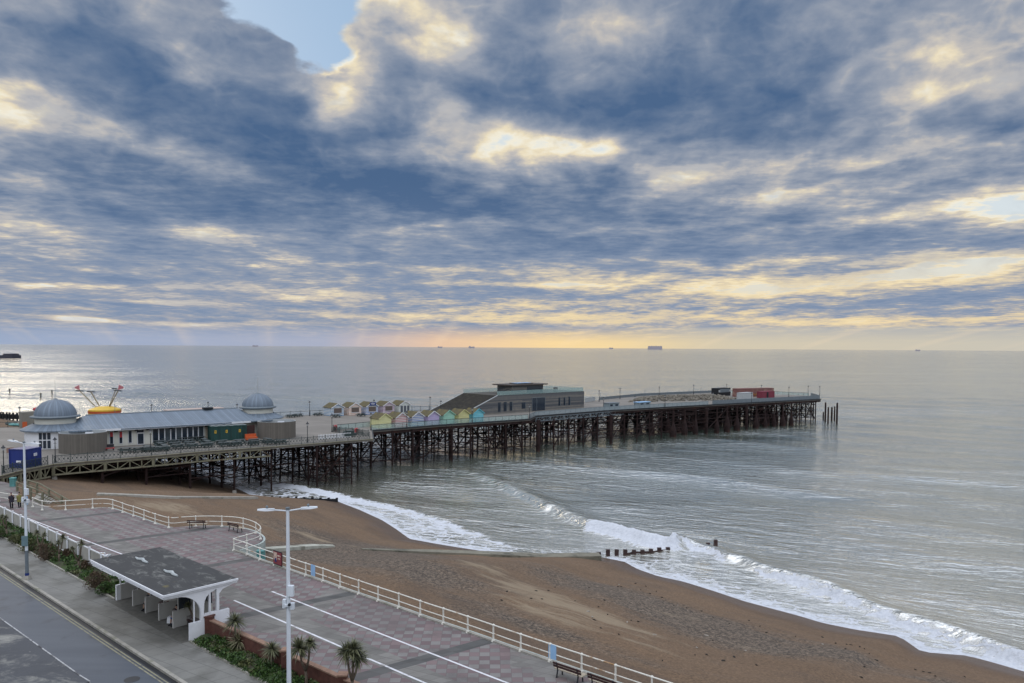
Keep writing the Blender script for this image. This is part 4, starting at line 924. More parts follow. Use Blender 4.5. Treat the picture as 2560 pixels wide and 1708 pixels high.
for (x, z) in ((L * .62, 1.75), ):
    mm = MB(); mm.box((x, -.03, z), (.6, .03, .42)); o = mm.build('notice', M['white'], e)
    t_ = MB(); [t_.box((x, -.055, z + .1 - k * .1), (.42, .01, .03)) for k in range(3)]; t_.build('lettering', M['signtext'], o)
mm = MB(); mm.box((-.03, 1.0, .9), (.03, .8, .35)); mm.build('notice', M['white'], e)
dside = dk(33, 1168)
e, L = container('green_container', dk(528, 1104.5), dk(617, 1099), 2.4, 2.75, M['corr_green'], 'bottle green shipping container with yellow notices in front of the pavilion')
for x in (.12, .43, .80):
    mm = MB(); mm.box((L * x, -.03, 1.75), (.34, .03, .55)); o = mm.build('notice', M['yellow'], e); t_ = MB(); t_.lathe([(.07, 0), (.07, .01)], (0, 0, 0), 8); t_.box((L * x, -.055, 1.82), (.16, .01, .14)); t_.box((L * x, -.055, 1.62), (.22, .01, .05)); t_.build('lettering', M['black'], o)
mm = MB(); [mm.box((L * x, -.02, 1.4), (.04, .05, 2.4)) for x in (.24, .56, .9, .95)]; mm.build('door_bars', M['darkgreen'], e)
cv = MB(); cv.path([(L * t, .3, 2.85 + .07 * math.sin(t * 30)) for t in np.linspace(0, 1, 30)], .08, 5); cv.build('rolled_cover', M['palegrey'], e)
# orange bench seat block
a = dk(616.5, 1103); oe = empty('orange_seat', a, math.atan2(du.y, du.x), label='orange red moulded seat between green container and timber drum', cat='seat')
mm = MB(); mm.box((1.05, .4, .45), (2.1, .8, .5)); mm.build('seat', M['orange'], oe); mm = MB(); mm.box((1.05, .78, .85), (2.1, .18, .75)); mm.build('backrest', M['orange'], oe); mm = MB(); mm.box((1.05, .4, .1), (2.0, .7, .19)); mm.build('base', M['black'], oe)
mm = MB(); q = dk(628, 1099); mm.box((0, 0, 1.3), (2.4, .1, 2.6)); o = mm.build('gate_panel', M['benchred']); o.location = q + PNn * 1.2; o.rotation_euler = (0, 0, math.atan2(du.y, du.x)); tag(o, label='dark slatted gate between the green container and timber drum', cat='gate')
# red stall item and board left
def sign_board(name, p, w_, h_, z, mat, label, rz, text=None, legs=True, cat='sign'):
    e = empty(name, p, rz, label=label, cat=cat); mm = MB(); mm.box((0, 0, z), (w_, .05, h_)); o = mm.build('panel', mat, e)
    if legs:
        for sx in (-1, 1): l_ = MB(); l_.bar((sx * w_ * .42, .04, 0), (sx * w_ * .42, .04, z), .05); l_.build('leg', M['darkiron'], e)
    if text: t_ = MB(); [t_.box((-w_ * .05 * (k % 2), -.03, z + h_ * (.28 - .2 * k)), (w_ * (.7 - .15 * (k % 2)), .012, h_ * .09)) for k in range(4)]; t_.build('lettering', text, o)
    return e
sign_board('information_board', dk(26, 1145), 1.0, .8, 1.2, pmat('faded_board', (.28, .17, .13), .7), 'small faded brown board left of the blue container', math.atan2(du.y, du.x))
rb = empty('red_bench', dk(272, 1127), math.atan2(du.y, du.x), label='low red bench beside the landward timber enclosure', cat='bench')
mm = MB(); mm.box((0, 0, .42), (1.7, .5, .12)); mm.build('seat', M['red'], rb); mm = MB(); [mm.box((x, 0, .18), (.1, .45, .36)) for x in (-.7, .7)]; mm.build('legs', M['black'], rb); mm = MB(); mm.box((0, .28, .8), (1.7, .06, .5)); mm.build('backrest', M['darkiron'], rb)

# ---------------- picnic tables
def picnic(dark=True):
    e = empty('picnic_table', cat='table'); a = M['darkgreen'] if dark else M['benchtan']
    mm = MB(); [mm.box((0, -.34 + .17 * k, .76), (2.1, .155, .07)) for k in range(5)]; mm.build('tabletop', pmat('weathered_tabletop', (.075, .09, .09) if dark else (.3, .25, .18), .5), e)
    for s_ in (-1, 1): mm = MB(); mm.box((0, s_ * .76, .42), (2.1, .34, .14)); mm.build('seat', a, e)
    for s_ in (-1, 1):
        mm = MB(); x = s_ * .65; mm.bar((x, -.75, .02), (x, -.25, .74), .12, .16); mm.bar((x, .75, .02), (x, .25, .74), .12, .16); mm.bar((x, -.8, .36), (x, .8, .36), .08, .22); mm.build('leg', a, e)
    return e
T0 = picnic(); firstT = True
tp = []
for row, (ya, yb, x0, x1, n_) in enumerate([(1107, 1096, 392, 640, 8), (1113, 1100, 385, 705, 9), (1119, 1104, 380, 730, 9), (1126, 1109, 355, 725, 10), (1131.5, 1127, 302, 420, 4)]):
    for k in range(n_):
        t = (k + .5 + random.uniform(-.15, .15)) / n_; x = x0 + (x1 - x0) * t; y = ya + (yb - ya) * t
        if row < 2 and 515 < x: continue
        if 560 < x < 760 and y < 1105: continue
        tp.append((x, y))
for (x, y) in tp:
    o = T0 if firstT else copy_tree(T0); firstT = False; o.location = dk(x, y); o.rotation_euler = (0, 0, math.atan2(du.y, du.x) + random.uniform(-.15, .15) + (math.pi / 2 if random.random() < .3 else 0))
    o['label'] = 'dark picnic table among the rows in front of the pavilion'; o['group'] = 'dark picnic tables in front of the pavilion'
for (x, y, lab) in [(727, 1044, 'brown picnic table nearest the seaward dome by the far rail'), (746, 1042, 'brown picnic table second from the seaward dome by the far rail'), (795, 1039.5, 'brown picnic table just left of the blue striped hut'), (840, 1044, 'brown picnic table in front of the blue striped hut'), (903, 1041, 'brown picnic table in front of the peach striped hut')]:
    o = copy_tree(T0); o.location = dk(x, y); o.rotation_euler = (0, 0, .8); o['label'] = lab; o['group'] = 'picnic tables on the open deck'
# ---------------- beach huts
def hut(name, base, rz, Wd, Ln, eh, rh, wallmat, label, gable=None, group=None, doors=0, shutter=False):
    """local: x across the gable face, y depth (gable face at y=0 faces the viewer)"""
    e = empty(name, base, rz, label=label, cat='beach hut', group=group)
    w_ = MB(); prof = [(-Wd / 2, 0), (Wd / 2, 0), (Wd / 2, eh), (0, rh), (-Wd / 2, eh)]
    vs = [(x, 0, z) for x, z in prof] + [(x, Ln, z) for x, z in prof]; w_.add(vs, [(0, 1, 2, 3, 4), (9, 8, 7, 6, 5)] + [(i, (i + 5), (i + 1) % 5 + 5, (i + 1) % 5) for i in range(5)])
    o = w_.build('wall', wallmat, e); fix_normals(o)
    r = MB()
    for sx in (-1, 1):
        a = Vector((sx * (Wd / 2 + .22), 0, eh - .12)); b = Vector((0, 0, rh + .03)); d = (b - a); nrm = Vector((-d.z, 0, d.x)).normalized() * (.07 if sx < 0 else -.07) * -1
        if nrm.z < 0: nrm = -nrm
        vs = [p + q for p in (Vector((0, -.22, 0)), Vector((0, Ln + .2, 0))) for q in (a, b, b + nrm, a + nrm)]
        r.add(vs, [(0, 1, 2, 3), (7, 6, 5, 4), (0, 4, 5, 1), (3, 2, 6, 7), (0, 3, 7, 4), (1, 5, 6, 2)])
    o = r.build('roof', M['roofolive'], e); fix_normals(o)
    bb = MB(); bb.bar((-Wd / 2 - .2, -.25, eh - .1), (0, -.25, rh + .02), .05, .16); bb.bar((Wd / 2 + .2, -.25, eh - .1), (0, -.25, rh + .02), .05, .16); bb.build('bargeboard', gable or M['white'], e)
    if shutter: s_ = MB(); s_.box((0, -.04, 1.35), (Wd * .62, .06, 1.25)); o = s_.build('shutter', pmat('brown_shutter', (.13, .10, .085), .7, var=.2, stretch=(8, 1, 1)), e); c_ = MB(); c_.box((0, -.08, .66), (Wd * .66, .12, .08)); c_.build('counter', M['white'], o)
    for k in range(doors): d_ = MB(); d_.box(((k - (doors - 1) / 2) * Wd * .3, -.04, 1.0), (Wd * .2, .06, 1.75)); d_.build('door', pmat('slate_door', (.09, .10, .12), .6), e)
    return e
wht = (228, 226, 218); HR = math.atan2(PU.y, PU.x)
pal = [('pale_yellow', (214, 210, 150), (226, 222, 170), 'pale yellow'), ('pink', (196, 120, 128), wht, 'pink and white striped'), ('blue', (96, 124, 186), wht, 'blue and white striped'), ('lilac', (186, 170, 208), (196, 182, 214), 'plain lilac'), ('mint', (150, 204, 180), (172, 214, 192), 'mint green'), ('butter', (212, 206, 140), (222, 216, 160), 'butter yellow'), ('turquoise', (96, 190, 206), (150, 210, 218), 'bright turquoise')]
where = ['first of the front row nearest the land', 'second of the front row', 'third of the front row', 'between the blue and the mint huts', 'between the lilac and the yellow huts', 'beside the turquoise one', 'last of the front row beside the timber building']
h0 = dk(964, 1070); h6 = dk(1197, 1055)
for k in range(7):
    p = h0.lerp(h6, k / 6); nm, ca, cb, lb = pal[k]; sm = stripes('hut_' + nm, ca, cb, .36)
    hut('beach_hut', p + PNn * .15, HR, 3.15, 3.6, 2.05, 3.1, sm, lb + ' beach hut with mossy roof, ' + where[k], gable=stripes('trim_' + nm, ca, ca, 1) if k in (0, 4, 5, 6) else M['white'], group='pastel beach huts along the near edge of the pier')
pal2 = [('blue2', (120, 160, 196), wht, 'pale blue and white striped hut with brown shutter, leftmost of the rear row', 1, 0), ('peach', (222, 178, 156), wht, 'peach and white striped hut with brown shutter in the rear row', 1, 0), ('cobalt', (110, 142, 200), wht, 'blue and white hut with a blue sign over its shutter', 1, 0), ('purple', (158, 108, 156), wht, 'purple and white striped hut with brown shutter in the rear row', 1, 0), ('ivory', (206, 212, 204), (216, 220, 214), 'plain off white hut with three dark doors at the end of the rear row', 0, 3)]
g0 = dk(846, 1040); g4 = dk(1014, 1032)
for k in range(5):
    nm, ca, cb, lb, sh_, dr_ = pal2[k]; sm = stripes('hut_' + nm, ca, cb, .36)
    e = hut('kiosk_hut', g0.lerp(g4, k / 4) + PNn * .3, HR, 3.5, 4.2, 2.1, 3.1, sm, lb, group='beach hut kiosks in the rear row', doors=dr_, shutter=bool(sh_))
    if k == 2: s_ = MB(); s_.box((0, -.3, 2.75), (1.9, .08, .75)); s1 = s_.build('sign_panel', M['navy'], e); l_ = MB(); l_.box((0, -.35, 2.85), (1.3, .01, .1)); l_.box((0, -.35, 2.62), (1.0, .01, .08)); l_.build('lettering', M['white'], s1)
# tyre planter shape on the glass: lifebuoys
def lifebuoy(x, y, lab):
    e = empty('lifebuoy', dk(x, y) , HR, label=lab, cat='lifebuoy'); r = MB(); r.lathe([(.30 + .09 * math.cos(a), .09 * math.sin(a)) for a in np.linspace(0, 2 * math.pi, 9)], n=20, M=Matrix.Translation((0, -.05, .95)) @ Matrix.Rotation(R(90), 4, 'X')); r.build('ring', M['red'], e)
    p = MB(); p.box((0, .08, .7), (.75, .06, 1.4)); p.build('backboard', pmat('pink_board', (.5, .25, .24), .6), e)
lifebuoy(839, 1079, 'red lifebuoy on a board by the railing near the open deck lamp'); lifebuoy(891, 1087, 'pale red lifebuoy at the end of the short dark railing')
mm = MB(); mm.lathe([(.95 + .1 * math.cos(a), .1 * math.sin(a)) for a in np.linspace(0, 2 * math.pi, 7)], n=20, M=Matrix.Rotation(R(90), 4, 'X')); o = mm.build('hoop', M['darkiron']); o.location = dk(1038, 1064) + PNn * .35 + Vector((0, 0, .25)); o.rotation_euler = (0, 0, HR); tag(o, label='big dark hoop lying behind the glass before the blue hut', cat='hoop')
mm = MB(); mm.box((0, 0, .45), (2.6, 1.3, .5)); mm.box((.2, 0, .95), (1.4, 1.0, .5)); mm.ico((-1, 0, .9), .35); o = mm.build('covered_equipment', M['darkgreen']); o.location = dk(872, 1092); o.rotation_euler = (0, 0, HR); tag(o, label='dark covered heap of gear on the lower deck corner', cat='equipment')
mm = MB(); [mm.box((k * .32, 0, .45), (.22, .04, .9), taper=.7) for k in range(22)]; o = mm.build('white_picket_fence', M['white']); o.location = dk(797, 1099); o.rotation_euler = (0, 0, math.atan2((dk(860, 1094) - dk(797, 1099)).y, (dk(860, 1094) - dk(797, 1099)).x)); tag(o, label='low white picket strip behind the railing on the lower deck', cat='fence')
# ---------------- visitor building with stepped end
vb0 = Vector((-13, 196, ZD)); VL = Vector((21.4 + 13, 227.5 - 196, 0)).length; vd = Vector((34.4, 31.5, 0)).normalized(); VW = 14.5; VH = 4.75; RL = 12.5
vc = empty('visitor_building', vb0, math.atan2(vd.y, vd.x), label='timber clad visitor building with stepped seating end and roof terrace', cat='building')
b = MB(); prof = [(0, 0.15), (RL, VH), (VL, VH), (VL, 0), (0, 0)]
b.add([(x, 0, z) for x, z in prof] + [(x, VW, z) for x, z in prof], [(0, 1, 2, 3, 4), (9, 8, 7, 6, 5), (1, 2, 7, 6), (2, 3, 8, 7)] + [(3, 4, 9, 8), (4, 0, 5, 9), (0, 1, 6, 5)]); o = b.build('wall', M['clad'], vc); fix_normals(o)
st = MB(); ns_ = 24
for k in range(ns_):
    x0 = RL * k / ns_; z = VH * (k + 1) / ns_; st.box((x0 + RL / ns_ / 2 + .02, VW / 2 + .2, z / 2 + .1), (RL / ns_, VW - .9, z + .02))
st.build('steps', pmat('dark_steps', (.055, .05, .042), .85, var=.4, scale=2, alt=(.09, .08, .06)), vc)
cpg = MB(); cpg.bar((0, .1, .25), (RL, .1, VH + .12), .28, .14); cpg.bar((0, VW - .1, .25), (RL, VW - .1, VH + .12), .28, .14); cpg.build('coping', M['palegrey'], vc)
tp_ = MB(); tp_.box((RL + (VL - RL) / 2, VW / 2, VH + .06), (VL - RL - .1, VW - .1, .1)); tp_.build('terrace', pmat('dark_terrace', (.07, .065, .055), .85, var=.3), vc)
gb = MB()
for a_, b_ in (((RL, .2), (VL - .2, .2)), ((RL - .2, VW - .2), (VL - .2, VW - .2)), ((VL - .2, .2), (VL - .2, VW - .2))): gb.bar((a_[0], a_[1], VH + .65), (b_[0], b_[1], VH + .65), .03, 1.15)
gb.build('glass_balustrade', M['glass'], vc)
def vx(px):
    d = ray(px, 1020); o_ = vb0; den = vd.x * d.y - vd.y * d.x; return (-(o_.x * d.y - o_.y * d.x)) / den
for (a_, b_, z0, z1) in [(1245, 1251, .5, 3.0), (1259, 1266, .55, 3.0), (1274, 1280, .6, 3.0), (1304, 1313, .9, 2.6), (1396, 1400, 1.1, 3.4), (1409, 1412.5, 1.1, 3.4), (1421, 1425, 1.1, 3.5)]:
    w_ = MB(); x0, x1 = vx(a_), vx(b_); w_.box(((x0 + x1) / 2, -.02, (z0 + z1) / 2), (x1 - x0, .06, z1 - z0)); o = w_.build('window', M['glassdark'], vc)
    f_ = MB(); f_.box((x1 + .06, -.04, (z0 + z1) / 2), (.08, .12, z1 - z0)); f_.build('frame', M['greysteel'], o)
x0, x1 = vx(1330), vx(1362); w_ = MB(); w_.box(((x0 + x1) / 2, -.02, 1.9), (x1 - x0, .06, 3.6)); dv = w_.build('door', M['glassdark'], vc)
f_ = MB(); [f_.box((x, -.06, 1.9), (.1, .1, 3.6)) for x in (x0, x0 + (x1 - x0) * .35, x1)]; f_.box(((x0 + x1) / 2, -.06, 3.75), (x1 - x0 + .2, .1, .12)); f_.build('frame', M['greysteel'], dv)
# roof pavilion
xa, xb = vx(1287) , vx(1362); rp = MB(); yy = 4.6
sc_ = 1.02; cxm = (xa + xb) / 2 + .6; hwid = (xb - xa) / 2 * 1.05
rp.box((cxm, yy, VH + 1.3), (hwid * 2, 6, 2.3)); rpo = rp.build('roof_room', M['clad'], vc)
g_ = MB(); g_.box((cxm + hwid * .45, yy - 3.03, VH + 1.3), (hwid * 1.0, .05, 2.0)); g_.build('window', M['glassdark'], rpo)
rs = MB(); rs.box((cxm, yy, VH + 2.62), (hwid * 2 + 2.4, 7.4, .3)); rs.box((cxm + .3, yy, VH + 2.9), (hwid * 1.0, 3.4, .2)); rs.build('roof_slab', pmat('dark_fascia', (.075, .06, .05), .6), vc)
sp_ = MB(); [sp_.box((cxm - 2 + 2 * k, yy - .4, VH + 3.03), (1.5, 2.2, .06)) for k in range(3)]; sp_.build('skylight', M['paleblue'], vc)
ch = MB(); ch.box((vx(1404), 2.5, VH + .8), (.9, .9, 1.3)); ch.build('vent', M['clad'], vc)
# ---------------- kiosks, stage, containers and rubble at the head
def kiosk(x, y, w_, h_, lab):
    e = empty('glass_kiosk', dk(x, y) + PNn * 1.2, HR, label=lab, cat='kiosk'); m_ = MB(); m_.box((0, 1, h_ / 2), (w_, 2, h_)); m_.build('wall', pmat('kiosk_grey', (.22, .27, .29), .5), e)
    for s_ in (-1, 1): g_ = MB(); g_.box((s_ * w_ * .25, -.03, h_ * .55), (w_ * .24, .05, h_ * .55)); g_.build('window', M['glassdark'], e)
    r_ = MB(); r_.box((0, 1, h_ + .06), (w_ + .3, 2.3, .12)); r_.build('roof', M['paleblue'] if 'pale' in lab else M['greysteel'], e)
kiosk(1543, 1024, 4.6, 1.75, 'low grey glazed kiosk on the near edge beyond the timber building'); kiosk(1620, 1020, 5.4, 1.6, 'low grey kiosk with a pale roof in front of the rubble heap')
st_ = empty('stage_box', dk(1811, 990), HR + .0, label='dark open fronted stage box on the pier head', cat='stage')
L1 = 6.6 * 1.25
m_ = MB(); m_.box((0, 1.5, 1.5), (L1, 3, 2.9)); m_.build('box_body', M['black'], st_); m_ = MB(); m_.box((0, -.05, 2.0), (L1 * .72, .08, 1.3)); m_.build('screen', M['greysteel'], st_)
for s_ in (-1, 1): m_ = MB(); m_.box((s_ * L1 * .43, -.1, 1.9), (.8, .2, .8)); m_.build('speaker', M['palegrey'], st_)
e, L = container('red_container', dk(1845, 993), dk(1934, 990.5), 3.0, 3.1, M['corr_red'], 'long faded red container with painted ochre arches on the pier head')
for k in range(3):
    m_ = MB(); m_.lathe([(1.1, 0), (.8, 0)], n=16, a0=0, a1=math.pi, M=Matrix.Translation((L * (.42 + .1 * k), -.06, .1)) @ Matrix.Rotation(R(90), 4, 'X')); m_.build('painted_arch', pmat('ochre_paint', (.36, .16, .04), .6), e)
e, L = container('crimson_kiosk', dk(1907, 996), dk(1936, 994), 2.4, 2.4, pmat('crimson_paint', (.19, .03, .05), .6), 'crimson kiosk with a dark doorway in front of the red container'); m_ = MB(); m_.box((L * .4, -.04, 1.1), (1.0, .05, 2.0)); m_.build('door', M['black'], e)
e, L = container('pale_cabin', dk(1857, 999), dk(1882, 997), 2.4, 2.3, M['palegrey'], 'small pale grey cabin in front of the red container')
rk = MB(); rr = random.Random(3)
pa, pb, pc, pd = dk(1570, 1006), dk(1845, 1000), dk(1800, 988), dk(1600, 994)
for k in range(900):
    u, v = rr.random(), rr.random(); p = pa.lerp(pb, u).lerp(pd.lerp(pc, u), v); hgt = .9 * (1 - abs(2 * v - 1) ** 2) * min(1, u * 5, (1 - u) * 5)
    s_ = rr.uniform(.25, .75); rk.ico((p.x, p.y, ZD + hgt * rr.uniform(.5, 1) + s_ * .2), (s_, s_ * rr.uniform(.5, 1), s_ * rr.uniform(.35, .7)), Matrix.Rotation(rr.uniform(0, 3), 4, 'Z') @ Matrix.Rotation(rr.uniform(-.5, .5), 4, 'X'), jit=.25, rng=rr)
o = rk.build('rubble_heap', M['rock']); tag(o, kind='stuff', label='long heap of grey brown rubble on the pier head', cat='rubble')
mm = MB(); mm.box((0, 0, .15), (5, 1.6, .3)); o = mm.build('loading_ramp', M['palegrey']); o.location = dk(1820, 1003) + PNn * .8; o.rotation_euler = (0, 0, HR); tag(o, label='pale low platform behind the parapet on the pier head', cat='platform')
# ---------------- things behind the pavilion
fr = empty('fairground_ride', atz(262, 1033, ZD + 2.0) * 1, label='yellow and orange fairground ride with raised arms behind the pavilion', cat='ride'); fr.location.z = ZD; fl_ = fr.location
m_ = MB(); m_.lathe([(2.9, 0.2), (3.0, 1.7), (3.4, 1.8), (3.4, 2.9), (3.1, 3.0)], n=20); m_.lathe([(3.1, 3.0), (1.6, 3.5), (0, 3.6)], n=20); m_.build('base', M['yellow'], fr)
m_ = MB(); m_.lathe([(3.45, 2.1), (3.5, 2.6)], n=20); m_.build('trim', M['orange'], fr)
for (dx_, h_, dy_, i_) in [(-4.6, 8.2, -1, 0), (-3.4, 7.9, 1.2, 1), (1.9, 8.6, 1.2, 2), (3.3, 8.3, -1, 3)]:
    m_ = MB(); a_ = Vector((dx_ * .35, dy_ * .3, 3.2)); b_ = Vector((dx_ * 1.1, dy_, h_ - 1.1)); m_.bar(a_, b_, .17); ar = m_.build('arm', pmat('ride_arm', (.22, .17, .09), .5), fr)
    s_ = MB(); s_.bar(b_ + Vector((-.9, 0, .1)), b_ + Vector((.9, 0, 0)), .3, .2); s_.build('gondola', M['darkiron'], ar)
    if i_ in (0, 3):
        f_ = MB(); d_ = -1 if i_ == 0 else 1
        for k in range(3): t0 = b_ + Vector((0, 0, .2)); f_.add([t0, t0 + Vector((d_ * (.2 + .4 * k), .1, 1.3 - .2 * k)), t0 + Vector((d_ * (.5 + .4 * k), .15, 1.0 - .25 * k)), t0 + Vector((d_ * (.3 + .2 * k), .1, .2))], [(0, 1, 2, 3)])
        f_.build('flag', pmat('faded_flag', (.45, .14, .16), .7), ar)
m_ = MB(); m_.box((0, 0, 1.6), (12, 3, 3.2)); m_.box((0, 0, 3.25), (12.6, 3.4, .15)); o = m_.build('flat_kiosk', pmat('peach_roof', (.46, .36, .31), .8)); o.location = atz(485, 1023, ZD + 3.2); o.location.z = ZD; o.rotation_euler = (0, 0, HR); tag(o, label='long low pinkish kiosk behind the pavilion roof', cat='kiosk')
for (x, y, w_, mt, lb) in [(45, 1066, 3.2, 'teal', 'teal plastic sheet over a boat on the left deck'), (30, 1063, 2.0, 'darkgreen', 'dark green covered heap left of the teal sheet')]:
    m_ = MB(); rr2 = random.Random(x)
    for k in range(7): m_.ico((rr2.uniform(-w_ / 2, w_ / 2), rr2.uniform(-.6, .6), .3), (w_ * .3, .7, .35), jit=.25, rng=rr2)
    o = m_.build('covered_boat', M[mt]); o.location = dk(x, y); tag(o, label=lb, cat='boat')
hb = empty('ticket_hut', dk(77, 1070), HR, label='small hut with red canopy half hidden by the landward dome', cat='hut'); m_ = MB(); m_.box((0, 1, 1.7), (3.4, 3, 3.4)); m_.build('wall', pmat('drab_wall', (.2, .19, .16), .8), hb); m_ = MB(); m_.ico((1.5, .5, 3.9), (1.1, .9, .5)); m_.build('canopy', M['red'], hb); m_ = MB(); m_.box((-1.2, -.6, .7), (.8, .5, 1.4)); m_.build('counter', M['orange'], hb)
# ---------------- far things: harbour arm, groynes, posts, ships
D = atz(16, 896, 0).y; m_ = MB(); pa = xz(-300, 888, D); pb = xz(31, 888, D)
m_.prism([(pa.x - 100, D), (pb.x, D), (pb.x, D + 25), (pa.x - 100, D + 25)], -3, CAMZ - (888 - 860) * D / F + 0); m_.prism([(xz(8, 888, D).x, D - 1), (pb.x - .5, D - 1), (pb.x - .5, D + 20), (xz(8, 888, D).x, D + 20)], -3, CAMZ - (885 - 860.5) * D / F + .6)
o = m_.build('harbour_arm', pmat('dark_stonework', (.06, .06, .075), .9)); fix_normals(o); tag(o, label='dark stone harbour arm far off at the left edge of the sea', cat='harbour wall')
for k, (x, y0, y1, lb) in enumerate([(24, 981, 973, 'leftmost of the thin dark posts standing in the far water'), (102, 994, 984, 'thin dark post in the far water left of the spire'), (130, 985, 977, 'thin dark post in the far water right behind the spire')]):
    b_ = atz(x, y0, 0); h_ = xz(x, y1, b_.y).z; m_ = MB(); m_.tube((0, 0, -2), (0, 0, h_), .35, .28, 6); m_.box((0, 0, h_), (.9, .5, .5)); o = m_.build('marker_post', M['black']); o.location = b_; tag(o, label=lb, cat='post', group='marker posts in the far water')
def ship(x, w_px, h_px, lab, big=True):
    D = 16000.0 if big else 20000.0; hzy = 860.4 + 16.6 * x / 2560; c_ = xz(x, hzy + 2, D); L_ = w_px / F * D; H_ = h_px / F * D
    e = empty('cargo_ship', (c_.x, D, 0), label=lab, cat='ship'); mt = pmat('hazy_hull', (.46, .42, .46), .9, var=.05); m_ = MB(); m_.prism([(-L_ / 2, 0), (L_ / 2 * .96, 0), (L_ / 2, L_ * .06), (L_ * .48, L_ * .12), (-L_ / 2, L_ * .12)], -1, CAMZ + H_ * .35); o = m_.build('hull', mt, e); fix_normals(o)  # distance haze is put into the pale hull colour
    s_ = MB()
    if big: s_.box((0, L_ * .06, CAMZ + H_ * .6), (L_ * .96, L_ * .1, H_ * .55)); [s_.box((L_ * (-.4 + .16 * k), L_ * .06, CAMZ + H_ * (.9 + .06 * (k % 2))), (L_ * .07, L_ * .06, H_ * .15)) for k in range(6)]
    else: s_.box((-L_ * .3, L_ * .06, CAMZ + H_ * .6), (L_ * .22, L_ * .08, H_ * .6)); s_.box((L_ * .3, L_ * .06, CAMZ + H_ * .45), (L_ * .1, L_ * .06, H_ * .3))
    s_.build('superstructure', mt, e)
ship(1638, 36, 6.0, 'large container ship on the horizon right of centre'); ship(1179, 15, 3.2, 'small grey cargo ship on the horizon above the pier', False); ship(1100, 12, 1.8, 'very faint low ship on the horizon left of centre', False); ship(1528, 10, 1.6, 'faint small ship on the horizon left of the container ship', False); ship(638, 14, 2.0, 'faint ship on the horizon above the seaward dome', False); ship(2295, 12, 1.6, 'faint low ship on the horizon at the far right', False)
# far groyne beyond the pier at the left
gr = empty('timber_groyne', atz(30, 1046, 0), label='dark timber groyne at the water edge left of the landward dome', cat='groyne')
for k, x in enumerate([2, 8, 17, 24, 33, 43, 57, 66]):
    p = atz(x, 1039.5 + x * .05, 1.5) - gr.location; m_ = MB(); m_.box((p.x, p.y, 1.0), (.45, .45, 3.6)); m_.build('post', M['black'], gr)
a_ = atz(-80, 1036, 1.2) - gr.location; b_ = atz(70, 1044, 1.2) - gr.location; m_ = MB(); m_.bar(a_, b_, .25, 1.6); m_.build('plank_wall', M['black'], gr)

# ------------------------------------------------------------------ beach groynes
gz = lambda x, y: ground(x, y)[0]
def onbeach(px, py):
    z = 3.0
    for _ in range(12): p = atz(px, py, z); z = gz(p.x, p.y)
    return Vector((p.x, p.y, z))
def ledge(name, pts, widths, lift, depth, mat, label):
    L_ = []; Rr = []
    for i, p in enumerate(pts):
        a = pts[max(i - 1, 0)]; b = pts[min(i + 1, len(pts) - 1)]; d = (b - a); d.z = 0; d.normalize(); n_ = Vector((-d.y, d.x, 0)) * widths[i] / 2
        L_.append(p + n_ + Vector((0, 0, lift[i]))); Rr.append(p - n_ + Vector((0, 0, lift[i])))
    m_ = MB(); n = len(pts); vs = L_ + Rr + [v - Vector((0, 0, depth)) for v in L_] + [v - Vector((0, 0, depth)) for v in Rr]
    fs = []
    for i in range(n - 1): fs += [(i, i + 1, n + i + 1, n + i), (2 * n + i, 3 * n + i, 3 * n + i + 1, 2 * n + i + 1), (i, 2 * n + i, 2 * n + i + 1, i + 1), (n + i, n + i + 1, 3 * n + i + 1, 3 * n + i)]
    fs += [(0, n, 3 * n, 2 * n), (n - 1, 3 * n - 1, 4 * n - 1, 2 * n - 1)]
    m_.add(vs, fs); o = m_.build(name, mat); fix_normals(o); tag(o, label=label, cat='groyne'); return o
g1 = [onbeach(655, 1380), onbeach(720, 1375), onbeach(790, 1369), onbeach(835, 1367)]
ledge('concrete_groyne', g1, [1.4, 1.3, 1.3, .7], [.35, .35, .3, .15], 2, pmat('pale_cracked_concrete', (.40, .40, .34), .9, var=.25, scale=1, alt=(.20, .19, .15), altamt=.5, bump=.5), 'pale cracked concrete slab running down the beach from the bay wall')
g2 = [onbeach(905, 1374), onbeach(1000, 1379), onbeach(1100, 1384), onbeach(1223, 1390)] + [Vector((*atz(x, y, z).xy, z - .4)) for x, y, z in [(1360, 1388, 1.2), (1500, 1387, 1.1)]]
ledge('long_groyne', g2, [.5, 1.0, 1.3, 1.5, 1.7, 1.7], [.1, .2, .3, .4, .4, .45], 2.5, pmat('wet_concrete', (.20, .185, .14), .7, var=.25, scale=.8, alt=(.10, .095, .07), altamt=.5), 'long low concrete groyne between beach and water in the middle')
g3 = [onbeach(243, 1238), onbeach(330, 1241), onbeach(440, 1246), onbeach(550, 1246), onbeach(640, 1246)]
ledge('low_groyne', g3, [.9] * 5, [.25] * 5, 1.5, M['concrete'], 'low concrete ledge crossing the beach beside the pier')
tg = empty('timber_groyne', atz(642, 1246, .3), label='low black timber groyne in the surf beside the pier', cat='groyne')
m_ = MB(); a_, b_ = atz(640, 1245.5, .4) - tg.location, atz(842, 1249.5, .5) - tg.location; m_.bar(a_ - Vector((0, 0, .2)), b_ - Vector((0, 0, .25)), .3, .7); m_.build('plank_wall', M['black'], tg)
for k in range(11): p = a_.lerp(b_, k / 10); m_ = MB(); m_.box((p.x, p.y, -.1), (.35, .35, 1.2)); m_.build('post', M['black'], tg)
pg = empty('post_groyne', atz(1504, 1388, 0), label='row of dark timber posts with planks running into the surf', cat='groyne')
wt = pmat('wet_timber', (.045, .022, .020), .5, var=.4, scale=2)
prev = None
